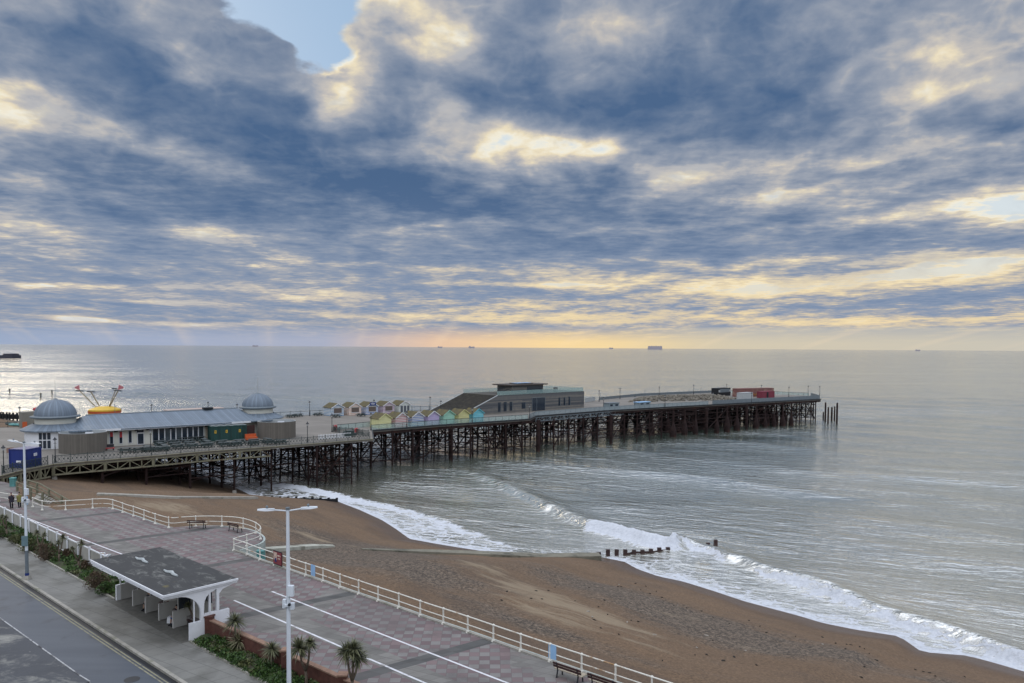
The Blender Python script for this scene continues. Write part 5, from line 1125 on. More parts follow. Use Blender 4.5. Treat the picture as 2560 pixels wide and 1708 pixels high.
for k, (x, yb, yt) in enumerate([(1497, 1386, 1381), (1519.7, 1388.5, 1374), (1541.5, 1388, 1374), (1563, 1387, 1374), (1584.7, 1385.5, 1375), (1606, 1385, 1375), (1627, 1384.5, 1372.5), (1648, 1383.5, 1369.5), (1669.5, 1382, 1368.5), (1689.5, 1379, 1367), (1709.5, 1375, 1366)]):
    b_ = atz(x, yb, .1); t_ = xz(x, yt, b_.y); m_ = MB(); m_.box((0, 0, (t_.z - 1.5) / 2), (.52, .42, t_.z + 1.5), taper=.95); o = m_.build('post', wt, pg); o.location = Vector((b_.x, b_.y, 0)) - pg.location
    q = Vector((b_.x, b_.y, .30 if k > 3 else .1)) - pg.location
    if prev is not None and k >= 4: m_ = MB(); m_.bar(prev, q, .12, .45 if k > 7 else .25); m_.build('plank', wt, pg)
    prev = q
for (x, y, lb) in [(1770, 1363.5, 'left of two dark post tops standing clear of the water'), (1789, 1361, 'right of two dark post tops standing clear of the water')]:
    b_ = atz(x, y, 0); m_ = MB(); m_.box((0, 0, -.3), (.45, .4, 1.8 if x > 1780 else 1.25)); o = m_.build('groyne_post', wt); o.location = b_; tag(o, label=lb, cat='post', group='two post tops beyond the groyne')

# ------------------------------------------------------------------ promenade railings
def white_rail(pts, label, step=2.15, cat='railing', mat=M['railwhite'], name='white_railing', h=1.02, posts_at=None, fancy=True):
    up = Vector((0, 0, 1)); e = empty(name, pts[0], label=label, cat=cat); par = lambda o: (setattr(o, 'parent', e), setattr(o, 'matrix_parent_inverse', Matrix.Translation(-e.location)))
    sp_ = pts
    for z in (h, h * .48): r = MB(); r.path([p + up * z for p in sp_], .042 if z == h else .034, 6); par(r.build('rail', mat, smooth=True))
    for p in (posts_at or edge_pts(pts, step)):
        q = MB(); q.lathe([(.15, 0), (.14, .05), (.07, .16), (.058, .3), (.055, h * .45), (.085, h * .48), (.055, h * .52), (.052, h - .1), (.085, h - .03), (.085, h + .03), (.03, h + .09)], p, 8); par(q.build('post', mat, origin=p))
    return e
RS = spline(RAIL, 4)
i0 = rail_px.index((82, 1267.7)); i1 = rail_px.index((584.7, 1376.6))
white_rail(RS[:(i0 - 1) * 4 + 2], 'white two bar railing at the far left behind the walkers', 2.4)
white_rail(RS[i0 * 4:i1 * 4 + 1], 'white two bar railing round the curved bay with the benches', 2.6)
white_rail(RAIL[i1:], 'long white two bar railing between paving and shingle, rusting at its posts', 2.22)
# bay wall: pale painted face under the railing where the beach is lower
bw = MB(); pts = [p + Vector((0, 0, -.02)) for p in RS[i0 * 4 - 4:]]
for a, b in zip(pts, pts[1:]):
    d = (b - a).normalized(); n_ = Vector((-d.y, d.x, 0)) * .32; bw.bar(a + n_ + Vector((0, 0, -1.35)), b + n_ + Vector((0, 0, -1.35)), .2, 2.68)
o = bw.build('sea_wall', M['seawall']); tag(o, kind='structure'); o['label'] = 'pale weathered sea wall face below the promenade railing'
kb = MB()
for a, b in zip(RAIL[i1:], RAIL[i1 + 1:]): kb.bar(a + Vector((0, 0, .03)), b + Vector((0, 0, .03)), .22, .12)
o = kb.build('kerb_stone', M['concrete']); tag(o, kind='structure')
def on_rail(px, py): return atz(px, py, ZP)
def rail_sign(px, py, w_, h_, z, mat, label, rz, art=None):
    e = empty('notice_board', on_rail(px, py), rz, label=label, cat='sign'); m_ = MB(); m_.box((0, -.09, z), (w_, .03, h_)); p = m_.build('panel', mat, e); return e, p
rz_ = math.atan2(E1.y, E1.x)
e, p = rail_sign(697, 1417, 1.35, 1.15, .72, pmat('dark_frame', (.03, .02, .025), .5), 'dark framed red and cream poster board on the railing behind the lamp post', rz_)
m_ = MB(); m_.box((0, -.12, .72), (1.2, .02, 1.0)); pp = m_.build('poster', pmat('poster_red', (.24, .05, .06), .6), p); m_ = MB(); m_.box((-.3, -.14, .86), (.5, .01, .62)); m_.box((.25, -.14, .95), (.45, .01, .12)); m_.box((.25, -.14, .72), (.35, .01, .1)); m_.build('picture', pmat('cream_print', (.55, .42, .34), .6, var=.5, scale=6), pp); m_ = MB(); m_.box((-.22, -.15, .55), (.22, .01, .3)); m_.build('figure_print', M['navy'], pp)
rail_sign(785, 1447, .55, .85, .68, M['paleblue'], 'pale blue notice on the railing right of the red poster', rz_)
rail_sign(1383, 1655, .55, .85, .62, M['paleblue'], 'pale blue notice on the railing above the bottom benches', rz_)
rail_sign(70, 1264, .5, .9, .6, M['paleblue'], 'pale blue notice on the railing beside the walkers', rz_)
# beach steps with olive railings by the pier
sr = empty('beach_steps', atz(60, 1240, ZP), label='steps with olive painted railings going down to the beach by the pier', cat='steps')
parS = lambda o: (setattr(o, 'parent', sr), setattr(o, 'matrix_parent_inverse', Matrix.Translation(-sr.location)))
T1 = [atz(43, 1228, ZP), atz(88, 1246, ZP - .15), atz(160, 1279, 6.0)]; T2 = [atz(70, 1223, ZP), atz(100, 1232, ZP - .15), atz(178, 1277, 6.0)]
for T_ in (T1, T2):
    m_ = MB(); m_.path([p + Vector((0, 0, 1.12)) for p in T_], .085, 5); m_.path([p + Vector((0, 0, .6)) for p in T_], .07, 5); parS(m_.build('handrail', M['olive']))
    for p in edge_pts(T_, 2.2): m_ = MB(); m_.bar(p - Vector((0, 0, .6)), p + Vector((0, 0, 1.2)), .2); parS(m_.build('post', M['olive'], origin=p))
m_ = MB()
for k in range(14):
    t = (k + .5) / 14; a_ = T1[1].lerp(T1[2], t); b_ = T2[1].lerp(T2[2], t); m_.bar(a_ - Vector((0, 0, .5)), b_ - Vector((0, 0, .5)), .7, 1.0)
parS(m_.build('treads', M['concrete']))
# brick and timber abutment under the pier entrance, teal bin
ab = MB(); a_ = NEAR[0] + PNn * 1.5; b_ = NEAR[1] + PNn * 1.5; ab.bar(a_ - Vector((0, 0, 1.7)), b_ - Vector((0, 0, 1.7)), 1.2, 2.3); c_ = NEAR[2] + PNn * 3.5; ab.bar(b_ - Vector((0, 0, 2.2)), c_ - Vector((0, 0, 2.2)), .6, 3.3); e_ = FAR[-1] * .75 + FAR[-2] * .25; ab.bar(c_ - Vector((0, 0, 3)), e_ - Vector((0, 0, 3)), .6, 5); o = ab.build('pier_abutment', pmat('dark_abutment', (.05, .048, .035), .9, var=.3)); tag(o, label='dark olive abutment under the curved pier entrance', cat='wall')
tb = empty('litter_bin', atz(33, 1216, ZP), label='teal litter bin beside the olive steps railing', cat='bin'); m_ = MB(); m_.box((0, 0, .5), (.6, .55, 1.0), taper=.92); m_.build('bin_body', M['teal'], tb); m_ = MB(); m_.box((0, 0, 1.07), (.68, .62, .14), taper=.8); m_.build('lid', M['teal'], tb)
tb = empty('litter_bin', atz(632, 1393, ZP - 0), label='teal bin standing below the railing at the curved bay', cat='bin'); tb.location += Vector((.5, .6, -.7)); m_ = MB(); m_.box((0, 0, .5), (.6, .6, 1.1), taper=.92); m_.build('bin_body', M['teal'], tb); m_ = MB(); m_.box((0, 0, 1.1), (.66, .66, .1)); m_.build('lid', M['teal'], tb)
# ------------------------------------------------------------------ landward wall with white rail, brick wall
wl = empty('promenade_wall', FR(-48, 3.95, ZV), label='beige rendered wall with white rail and posts behind the palm bed', cat='wall')
parW = lambda o, e=wl: (setattr(o, 'parent', e), setattr(o, 'matrix_parent_inverse', Matrix.Translation(-e.location)))
m_ = MB(); m_.bar(FR(-60, 3.95, ZV + .62), FR(-.3, 3.95, ZV + .62), .16, 1.26); parW(m_.build('panel', M['beigewall']))
for z, r in ((1.38, .055), (.07, .05)): m_ = MB(); m_.path([FR(-60, 3.86, ZV + z), FR(-.3, 3.86, ZV + z)], r, 6); parW(m_.build('rail', M['white']))
for k in range(23): p = FR(-58 + 2.6 * k, 3.82, ZV); m_ = MB(); m_.bar(p, p + Vector((0, 0, 1.5)), .13); m_.box(p + Vector((0, 0, 1.5)), (.17, .17, .08)); parW(m_.build('post', M['white'], origin=p))
bk = empty('brick_wall', FR(11.45, 3.35, ZV), label='low red brick wall with pale coping beside the bed of palms', cat='wall')
m_ = MB(); m_.bar(FR(11.5, 3.0, ZV + .5), FR(36, 3.98, ZV + .5), .24, 1.1); parW(m_.build('wall', M['brick']), bk)
m_ = MB(); m_.bar(FR(11.5, 3.0, ZV + 1.09), FR(36, 3.98, ZV + 1.09), .32, .08); parW(m_.build('coping', M['brickcap']), bk)
for s_ in (11.5, 19.9, 25.0, 31.0):
    p = FR(s_, 2.97 + (s_ - 11.5) * .04, ZV); m_ = MB(); m_.box(p + Vector((0, 0, .62)), (.46, .46, 1.34)); m_.box(p + Vector((0, 0, 1.31)), (.54, .54, .09), mi=1); parW(m_.build('pillar', [M['brick'], M['brickcap'] if s_ > 12 else M['brick']], origin=p), bk)
# planting beds
def bed(name, s0, s1, t0, t1, lab):
    ns_, nt_ = int((s1 - s0) * 3), 10; Sg, Tg = np.meshgrid(np.linspace(s0, s1, ns_), np.linspace(t0, t1, nt_), indexing='ij')
    X = A0.x + E1.x * Sg + E2.x * Tg; Y = A0.y + E1.y * Sg + E2.y * Tg; ed = np.minimum(Tg - t0, t1 - Tg); Z = ZV + .02 + .22 * smst(ed, 0, .5) * (.5 + pn(X * 1.3, Y * 1.3, 3))
    o = grid_mesh(name, X, Y, Z, M['soil']); tag(o, kind='structure'); o['label'] = lab
bed('planting_bed', -60, -.5, 1.75, 3.86, 'soil bed with plants left of the shelter'); bed('planting_bed', 11.6, 36, 1.85, 3.33, 'soil bed with plants right of the shelter')
for (s0, s1) in ((-60, -.4), (11.5, 36)): strip('bed_kerb', s0, s1, 1.62, 1.748, 6.5, ZV + .10, M['concrete'], kind='structure')
# low growth
def tuft_mass(name, spots, mat, label, leaf=.16, n=60, flat=.6, stalk=False):
    m_ = MB(); rr = random.Random(len(spots) * 7 + int(leaf * 100))
    for (c_, r_, h_) in spots:
        for k in range(n):
            a = rr.uniform(0, 2 * math.pi); q = rr.random() ** .6 * r_; zz = rr.random() * h_ * (1 - .6 * q / r_)
            p = c_ + Vector((math.cos(a) * q, math.sin(a) * q, zz)); d = Vector((rr.uniform(-1, 1), rr.uniform(-1, 1), rr.uniform(.1, 1.2))).normalized(); sd = d.cross(Vector((rr.uniform(-1, 1), rr.uniform(-1, 1), .3))).normalized(); l_ = leaf * rr.uniform(.6, 1.4); w__ = l_ * (.16 if stalk else .38)
            m_.add([p - sd * w__ * .3, p + d * l_ * .5 - sd * w__, p + d * l_, p + d * l_ * .5 + sd * w__], [(0, 1, 2, 3)])
    o = m_.build(name, mat); tag(o, label=label, cat='plants', kind='stuff'); return o
rr = random.Random(11)
def scat(s0, s1, t0, t1, n, r0, r1, h0, h1): return [(FR(rr.uniform(s0, s1), rr.uniform(t0, t1), ZV + .12), rr.uniform(r0, r1), rr.uniform(h0, h1)) for _ in range(n)]
tuft_mass('ground_cover', scat(-48, -1, 1.95, 3.7, 130, .3, .6, .2, .5), M['leafgreen'], 'bright green low growth in the bed left of the shelter', .17, 80)
tuft_mass('ground_cover', scat(11.8, 24, 1.9, 3.2, 60, .25, .55, .18, .45), M['leafgreen'], 'bright green low growth in the bed right of the shelter', .13, 130)
tuft_mass('dry_growth', scat(-48, -1, 1.85, 3.7, 60, .3, .5, .15, .4) + scat(11.8, 24, 1.85, 3.2, 36, .25, .5, .12, .3), M['leafolive'], 'dull olive low growth among the palms', .15, 80)
tuft_mass('moss_edge', [(FR(11.9 + .25 * k + rr.uniform(-.1, .1), 1.75 + rr.uniform(-.05, .12), ZV + .08), .2, .14) for k in range(50)], M['leafgreen'], 'mossy fringe along the kerb of the bed', .07, 60)
def shrub(px, py, r_, h_, mat, label):
    c_ = atz(px, py, ZV); e = empty('shrub', c_, label=label, cat='shrub'); m_ = MB(); q = random.Random(int(px * 7 + py))
    for k in range(26): a = q.uniform(0, 6.28); b = q.uniform(.2, 1); tip = Vector((math.cos(a) * r_ * b, math.sin(a) * r_ * b, h_ * q.uniform(.6, 1))); m_.path([Vector((0, 0, 0)), tip * .5 + Vector((0, 0, h_ * .1)), tip], [.03, .02, .008], 4)
    m_.build('stems', M['trunk'], e); l_ = MB()
    for k in range(1300):
        a = q.uniform(0, 6.28); cz = q.random(); rad = math.sqrt(max(0, 1 - (cz * 1.6 - .7) ** 2)) * r_ * q.random() ** .35; rad *= .75 + .4 * math.sin(a * 3 + px); p = Vector((math.cos(a) * rad, math.sin(a) * rad, h_ * (.12 + .9 * cz))); d = Vector((q.uniform(-1, 1), q.uniform(-1, 1), q.uniform(-.2, 1))).normalized(); sd = d.cross(Vector((q.uniform(-1, 1), 1, .3))).normalized(); L_ = q.uniform(.06, .15)
        l_.add([p, p + d * L_ * .5 - sd * L_ * .3, p + d * L_, p + d * L_ * .5 + sd * L_ * .3], [(0, 1, 2, 3)])
    l_.build('foliage', mat, e)
shrub(112, 1403, .95, 1.45, M['twig'], 'big brown twiggy shrub left of the small palms'); shrub(70, 1380, .9, 1.1, M['leafolive'], 'olive green shrub behind the left lamp post'); shrub(240, 1474, .95, 1.25, M['twig'], 'brown twiggy shrub just left of the shelter'); shrub(-6, 1346, .9, .8, M['leafgreen'], 'green shrub at the left edge of the bed'); shrub(168, 1400, .35, .9, M['twig'], 'small reddish shrub by the beige wall'); shrub(214, 1428, .4, .8, M['twig'], 'small reddish shrub at the shelter roof corner'); shrub(42, 1360, .7, .8, M['leafolive'], 'low olive shrub near the left edge of the bed'); shrub(265, 1485, .8, .8, M['leafgreen'], 'low green shrub beside the first shelter partition')
# cabbage palms: base pixel, list of heads (px, py, radius m), leaf material
def palm(bx, by, heads, label, mat=M['cord'], zb=ZV, leafn=150, D=None):
    b_ = atz(bx, by, zb); e = empty('cabbage_palm', b_, label=label, cat='palm'); q = random.Random(int(bx * 13 + by))
    fork = None; hs = [xz(x, y, b_.y + q.uniform(-.3, .3)) - b_ for x, y, r in heads]
    mid = Vector((sum(h.x for h in hs) / len(hs), 0, 0)) * .35; lo = min(h.z for h in hs); fork = Vector((mid.x, mid.y, lo * (.45 if len(hs) > 1 else .5)))
    m_ = MB(); rad = .10
    if len(hs) > 1: m_.path([Vector((0, 0, -.1)), fork * .5 + Vector((.03, 0, 0)), fork], [rad, rad * .85, rad * .8], 7)
    for h in hs:
        st_ = fork if len(hs) > 1 else Vector((0, 0, -.1)); m_.path([st_, st_.lerp(h, .45) + Vector((h.x * .15, 0, -.05 * h.z)), h], [rad * .8, rad * .6, rad * .55], 7)
    m_.build('trunk', M['trunk'], e, smooth=True)
    for h, (x, y, r) in zip(hs, heads):
        l_ = MB()
        for k in range(leafn):
            a = q.uniform(0, 6.28); el_ = math.asin(q.uniform(-.55, 1)); d = Vector((math.cos(a) * math.cos(el_), math.sin(a) * math.cos(el_), math.sin(el_))); sd = d.cross(Vector((0, 0, 1)))
            if sd.length < .1: sd = Vector((1, 0, 0))
            sd.normalize(); L_ = r * q.uniform(.6, 1.0); w_ = .022 + r * .012; dr = Vector((0, 0, -1)) * L_ * q.uniform(.12, .40)
            p0 = h + d * .05; p1 = h + d * L_ * .5 + dr * .2; p2 = h + d * L_ + dr
            l_.add([p0 - sd * w_ * .6, p0 + sd * w_ * .6, p1 + sd * w_, p1 - sd * w_, p2], [(0, 1, 2, 3), (3, 2, 4)])
        l_.build('crown', mat, e)
palm(18, 1346, [(6, 1291, .5), (15, 1293, .45)], 'small twin headed palm at the left end of the bed', leafn=110)
palm(101, 1388, [(92.5, 1333, .55), (111, 1337, .5)], 'small twin headed palm among brown shrubs left of centre bed', leafn=110)
palm(147, 1408, [(157.5, 1344, .6), (146, 1356, .45)], 'leaning twin headed palm before the beige wall', leafn=110); palm(197, 1428, [(203.5, 1358, .6), (181, 1371, .35)], 'forked palm with one small and one large head near the shelter', leafn=110)
palm(513, 1578, [(470, 1512, .42)], 'thin bent palm leaning across the white shelter end wall', leafn=120, zb=ZV)
palm(588, 1630, [(587, 1553, .95)], 'single headed palm standing by the brick wall near the shelter', leafn=190)
palm(598, 1632, [(598, 1603, 1.0)], 'pale spiky stemless palm in front of the brick wall', M['straw'], leafn=130)
palm(680, 1676, [(679, 1624, .85)], 'single headed palm just left of the near lamp post', leafn=160)
palm(765, 1724, [(748, 1620, 1.0), (775, 1608, .6)], 'tall forked palm just right of the near lamp post', leafn=190)
palm(880, 1745, [(867, 1630, .95), (884, 1624, .95), (896, 1644, .85)], 'bushy three headed palm at the bottom beyond the brick wall', leafn=170, zb=ZP)

# ------------------------------------------------------------------ street lamps
def street_lamp(base, label, tip_l, tip_r):
    e = empty('street_lamp', base, label=label, cat='street lamp', group='tall white double armed street lamps'); H_ = 10.85
    m_ = MB(); m_.tube((0, 0, 0), (0, 0, 2.3), .13, .125, 14); m_.build('base_section', M['greysteel'], e, smooth=False)
    m_ = MB(); m_.tube((0, 0, 2.3), (0, 0, H_), .11, .075, 14); m_.build('pole', M['postwhite'], e)
    m_ = MB(); m_.box((0, 0, .15), (.5, .5, .3), taper=.7); m_.build('foot', M['concrete'], e); m_ = MB(); m_.tube((0, 0, .3), (0, 0, .5), .15, .15, 12); m_.build('collar', M['navy'], e)
    m_ = MB(); m_.tube((0, 0, H_), (0, 0, H_ + .12), .10, .10, 10); m_.build('cap', M['greysteel'], e)
    d = (tip_r - tip_l); d.z = 0; L_ = d.length / 2; d.normalize()
    for s_ in (-1, 1):
        u = d * s_; m_ = MB(); m_.path([Vector((0, 0, H_ - .05)), u * L_ * .5 + Vector((0, 0, H_ + .03))], .035, 6); ar = m_.build('arm', M['postwhite'], e)
        mtx = basis(u * L_ * .45 + Vector((0, 0, H_ + .04)), u + Vector((0, 0, .03))); m_ = MB(); m_.add([mtx @ Vector(v) for v in [(0, -.06, -.05), (0, .06, -.05), (0, .06, .05), (0, -.06, .05), (L_ * .3, -.12, -.05), (L_ * .3, .12, -.05), (L_ * .3, .09, .06), (L_ * .3, -.09, .06), (L_ * .58, -.11, -.02), (L_ * .58, .11, -.02), (L_ * .58, .1, .03), (L_ * .58, -.1, .03)]], [(0, 1, 5, 4), (1, 2, 6, 5), (2, 3, 7, 6), (3, 0, 4, 7), (4, 5, 9, 8), (5, 6, 10, 9), (6, 7, 11, 10), (7, 4, 8, 11), (8, 9, 10, 11), (0, 3, 2, 1)]); ld = m_.build('lantern', M['postwhite'], ar)
        m_ = MB(); m_.ico(mtx @ Vector((L_ * .26, 0, .14)), .07); m_.tube(mtx @ Vector((L_ * .26, 0, .08)), mtx @ Vector((L_ * .26, 0, .16)), .05); m_.build('sensor', M['greysteel'], ld)
    bx = MB(); bx.box((.16, -.1, 7.0), (.26, .22, .5)); bx.box((-.18, 0, 6.35), (.16, .2, .4)); bx.box((.2, -.05, 6.25), (.2, .2, .3)); bx.box((0, -.12, 6.3), (.3, .14, .12)); bx.build('control_box', M['postwhite'], e); bx = MB(); bx.tube((.1, -.24, 6.35), (.1, -.1, 6.35), .07, .07, 8); bx.build('camera', M['darkiron'], e)
    return e
lb_ = atz(68, 1448, ZV); D = lb_.y
street_lamp(lb_, 'tall white double armed street lamp on the pavement at the left', xz(24, 1110, D + 1.2), xz(98, 1104, D - .8))
l2 = FR(26.2, -.45, ZV); street_lamp(l2, 'nearest tall white street lamp rising in front of the shelter and beach', xz(640, 1287, l2.y - .35), xz(786, 1268, l2.y + .35))
s_ = MB(); s_.box((0, 0, 0), (.5, .04, .8)); o = s_.build('pole_sign', pmat('sign_back', (.13, .20, .22), .5)); o.location = lb_ + Vector((0, -.2, 3.1)); tag(o, label='small grey green sign strapped to the left street lamp', cat='sign')

# ------------------------------------------------------------------ shelter
sh = empty('seafront_shelter', FR(0, 0, ZV), math.atan2(E1.y, E1.x), label='white seafront shelter with flat dark roof and arched end walls', cat='shelter')
RZ = 10.75 - ZV      # roof top, local
SL = 11.55
def poly_plate(pts, x0, x1, M_=None):       # (t,z) polygon extruded along local x
    m_ = MB(); n = len(pts); m_.add([(x0, t, z) for t, z in pts] + [(x1, t, z) for t, z in pts], [tuple(range(n))[::-1], tuple(range(n, 2 * n))] + [(i, (i + 1) % n, n + (i + 1) % n, n + i) for i in range(n)]); return m_
m_ = MB(); m_.box((SL / 2, 2.44, RZ - .055), (SL + .02, 4.86, .09)); m_.build('roof', M['felt'], sh)
m_ = MB(); m_.box((SL / 2, 2.42, RZ - .17), (SL, 4.85, .17)); m_.build('roof_slab', M['white'], sh)
m_ = MB(); [m_.box((SL / 2, t - .06, RZ - .05), (SL + .1, .07, .13)) for t in (.05,)]; [m_.box((x + .12, 2.44, RZ - .05), (.07, 4.9, .13)) for x in (SL - .05,)]; m_.build('roof_edge', M['white'], sh)
for (x, t0, t1) in ((2.7, 2.1, 2.5), (7.3, 2.5, 2.1)):
    m_ = MB(); m_.path([(x - 1.0, 2.4, RZ + .03), (x - .4, 2.3, RZ + .05), (x, 2.5, RZ + .04), (x + .5, 2.35, RZ + .05), (x + 1.0, 2.4, RZ + .03)], [.05, .09, .13, .11, .06], 6); m_.build('roof_flashing', pmat('pale_sealant', (.42, .45, .45), .7), sh)
def end_wall(x0, x1, name):
    g0, top = -.05, RZ - .25
    arch1 = [(2.42 - .0 - 1.55 * (1 - math.cos(a)), 1.62 + (top - .12 - 1.62) * math.sin(a)) for a in np.linspace(0, math.pi / 2, 9)]      # from column up and outwards to the street edge
    m_ = poly_plate([(1.7, g0), (4.35, g0), (4.35, 1.45), (3.66, 1.45), (3.66, 1.5), (2.62, 1.5), (2.62, 1.12), (1.7, 1.12)], x0, x1); o1 = m_.build('low_wall', M['white'], sh); fix_normals(o1)
    m_ = poly_plate([(2.42, 1.12)] + arch1 + [(.12, top - .10), (.05, top), (2.70, top), (2.70, 2.45), (2.66, 2.2), (2.62, 1.5), (2.62, 1.12)], x0, x1); o2 = m_.build('arch', M['white'], sh); fix_normals(o2)
    a2 = [(2.66 + .48 * (1 - math.cos(a)), 2.0 + (top - .45 - 2.0) * math.sin(a)) for a in np.linspace(.2, math.pi / 2, 6)]
    m_ = poly_plate([(2.702, 2.35), (2.8, 2.58), (2.98, 2.72), (3.0, 2.75), (3.48, 2.95), (3.48, 1.5), (3.66, 1.5), (3.66, 2.6), (3.9, 2.85), (4.75, top - .03), (4.75, top), (2.702, top)], x0, x1); o3 = m_.build('gable', M['white'], sh); fix_normals(o3)
    for t in (2.98,): m_ = MB(); m_.box(((x0 + x1) / 2, t + .06, 2.1), (x1 - x0, .1, 1.3)); m_.build('mullion', M['white'], sh)
    m_ = MB(); m_.box(((x0 + x1) / 2, 2.02, 1.95), (.07, .07, 1.75)); m_.build('glazing_bar', M['white'], sh)
end_wall(SL - .28, SL - .1, 'e'); end_wall(-.2, -.02, 'w')
M['partition'] = pmat('grey_white_partition', (.50, .49, .46), .7, var=.08, scale=1)
for k in range(5):
    x = -.05 + k * 2.12 + .0
    if k == 0: pass
    m_ = MB(); m_.box((x, 2.62, .57), (.10, 1.05, 1.10)); m_.box((x, 2.04, .555), (.13, .12, 1.17)); m_.build('partition', M['partition'], sh)
    m_ = MB(); m_.box((x, 2.35, 2.1), (.06, .06, 2.0)); m_.build('pillar', M['partition'], sh)
    if k in (2, 4): m_ = MB(); m_.box((x, 2.78, 1.72), (.04, .8, 1.1)); m_.build('window', M['glassdark'], sh)
m_ = MB(); m_.box((SL / 2, 3.25, 1.0), (SL - .6, .10, 2.0)); m_.build('spine_wall', M['beigewall'], sh); m_ = MB(); m_.box((SL / 2, 3.25, 2.5), (SL - .6, .05, .95)); m_.build('window', M['glassdark'], sh)
for k in range(5):
    x = 1.05 + 2.12 * k; m_ = MB(); m_.box((x, 2.95, .45), (1.5, .42, .07)); sb = m_.build('seat', M['benchred'], sh); m_ = MB(); [m_.box((x + u, 2.95, .21), (.08, .38, .42)) for u in (-.6, .6)]; m_.build('seat_supports', M['black'], sb)
# paving under the shelter
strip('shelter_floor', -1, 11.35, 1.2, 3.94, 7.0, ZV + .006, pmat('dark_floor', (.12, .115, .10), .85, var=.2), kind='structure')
# small white things at the roof corner
gl = MB(); gl.ico((0, 0, .14), (.24, .11, .12)); gl.tube((-.12, 0, .18), (-.2, 0, .34), .055, .045, 6); gl.ico((-.21, 0, .36), (.075, .06, .06)); gu = gl.build('gull', M['white']); gu.location = FR(.35, 1.0, 10.78); gu.rotation_euler = (0, 0, .6); tag(gu, label='white gull standing on the far corner of the shelter roof', cat='gull')
gb_ = MB(); gb_.tube((-.27, 0, .35), (-.36, 0, .34), .02, .006, 5); gb_.build('beak', M['yellow'], gu); gw = MB(); gw.ico((.06, 0, .18), (.22, .12, .07)); gw.build('wings', M['palegrey'], gu); gf = MB(); [gf.tube((0, y, 0), (0, y, .06), .012) for y in (-.04, .04)]; gf.build('legs', M['orange'], gu)
# ------------------------------------------------------------------ benches
def bench(p, rz, label):
    e = empty('park_bench', p, rz, label=label, cat='bench'); m_ = MB(); [m_.box((0, -.02 - .13 * k, .46), (1.85, .11, .045)) for k in range(4)]; m_.build('seat', M['benchtan'], e)
    m_ = MB(); [m_.box((0, .10 + .03 * k, .64 + .16 * k), (1.85, .035, .11)) for k in range(2)]; m_.build('backrest', M['benchred'], e)
    for s_ in (-.68, .68): m_ = MB(); m_.bar((s_, -.42, 0), (s_, -.36, .44), .06); m_.bar((s_, .12, 0), (s_, .02, .44), .06); m_.bar((s_, .02, .42), (s_, .16, .88), .05); m_.bar((s_, -.42, .42), (s_, .06, .42), .05); m_.build('leg', M['darkiron'], e)
    return e
bench(atz(492, 1322, ZP), math.pi * .99, 'dark bench facing the sea in the curved bay, the left of the two there'); bench(atz(585, 1330, ZP), math.pi * .80, 'dark bench turned slantwise in the curved bay, the right of the two there')
bench(FR(32.6, 12.9, ZP) if False else atz(1420, 1702, ZP), rz_ + math.pi + .03, 'dark backed bench below the blue notice at the bottom right'); bench(atz(1508, 1732, ZP), rz_ + math.pi + .03, 'dark backed bench cut by the bottom edge of the picture')
# ------------------------------------------------------------------ near flat roof at the lower left
ra = [atz(x, y, 20.0) for x, y in [(-400, 1270), (0, 1546), (201, 1690), (224, 1704)]]; 
rp_ = [Vector((p.x, p.y, 0)) for p in ra]; n_in = Vector((-.74, -.67, 0))
poly = rp_ + [rp_[-1] + Vector((-1.5, -3.2, 0)), rp_[-1] + Vector((-3.5, -9, 0)), rp_[0] + Vector((-9, -9, 0))]
nb = empty('near_building', (rp_[1].x, rp_[1].y, 5.9), label='corner of a flat lichen spotted roof with white edging, bottom left', cat='building')
parN = lambda o: (setattr(o, 'parent', nb), setattr(o, 'matrix_parent_inverse', Matrix.Translation(-nb.location)))
m_ = MB(); m_.prism(poly, 5.9, 19.85); o = m_.build('wall', M['bodywall']); fix_normals(o); parN(o)
m_ = MB(); m_.prism([p + Vector((0, 0, 0)) for p in poly], 19.86, 20.0); o = m_.build('roof', M['felt2']); fix_normals(o); parN(o)
m2 = MB(); [m2.bar(Vector((a.x, a.y, 19.985)), Vector((b.x, b.y, 19.985)), .022, .05) for a, b in zip(rp_[:-1], rp_[1:])]; parN(m2.build('roof_edge', pmat('flaking_edge', (.42, .42, .42), .8, var=.3, scale=6, alt=(.07, .07, .075), altamt=.6)))
wd_ = MB(); rr = random.Random(21)
for k in range(200):
    s__ = rr.uniform(-45, 40); n__ = float(shore_n(np.array([s__]))[0]) - rr.choice((rr.gauss(12, 1.2), rr.gauss(27, 2.5), rr.uniform(9, 34))); q_ = ES * s__ + EN * n__; z__ = gz(q_.x, q_.y); r_ = rr.uniform(.04, .10)
    wd_.ico((q_.x, q_.y, z__ + .03), (r_ * rr.uniform(1, 3), r_, .05), Matrix.Rotation(rr.uniform(0, 3), 4, 'Z'), jit=.3, rng=rr, mi=0 if rr.random() < .85 else 1)
tag(wd_.build('seaweed_and_stones', [pmat('dry_weed', (.025, .02, .015), .9), pmat('pale_stone', (.30, .27, .23), .9)]), kind='stuff', label='scattered dry weed and pale stones on the shingle')

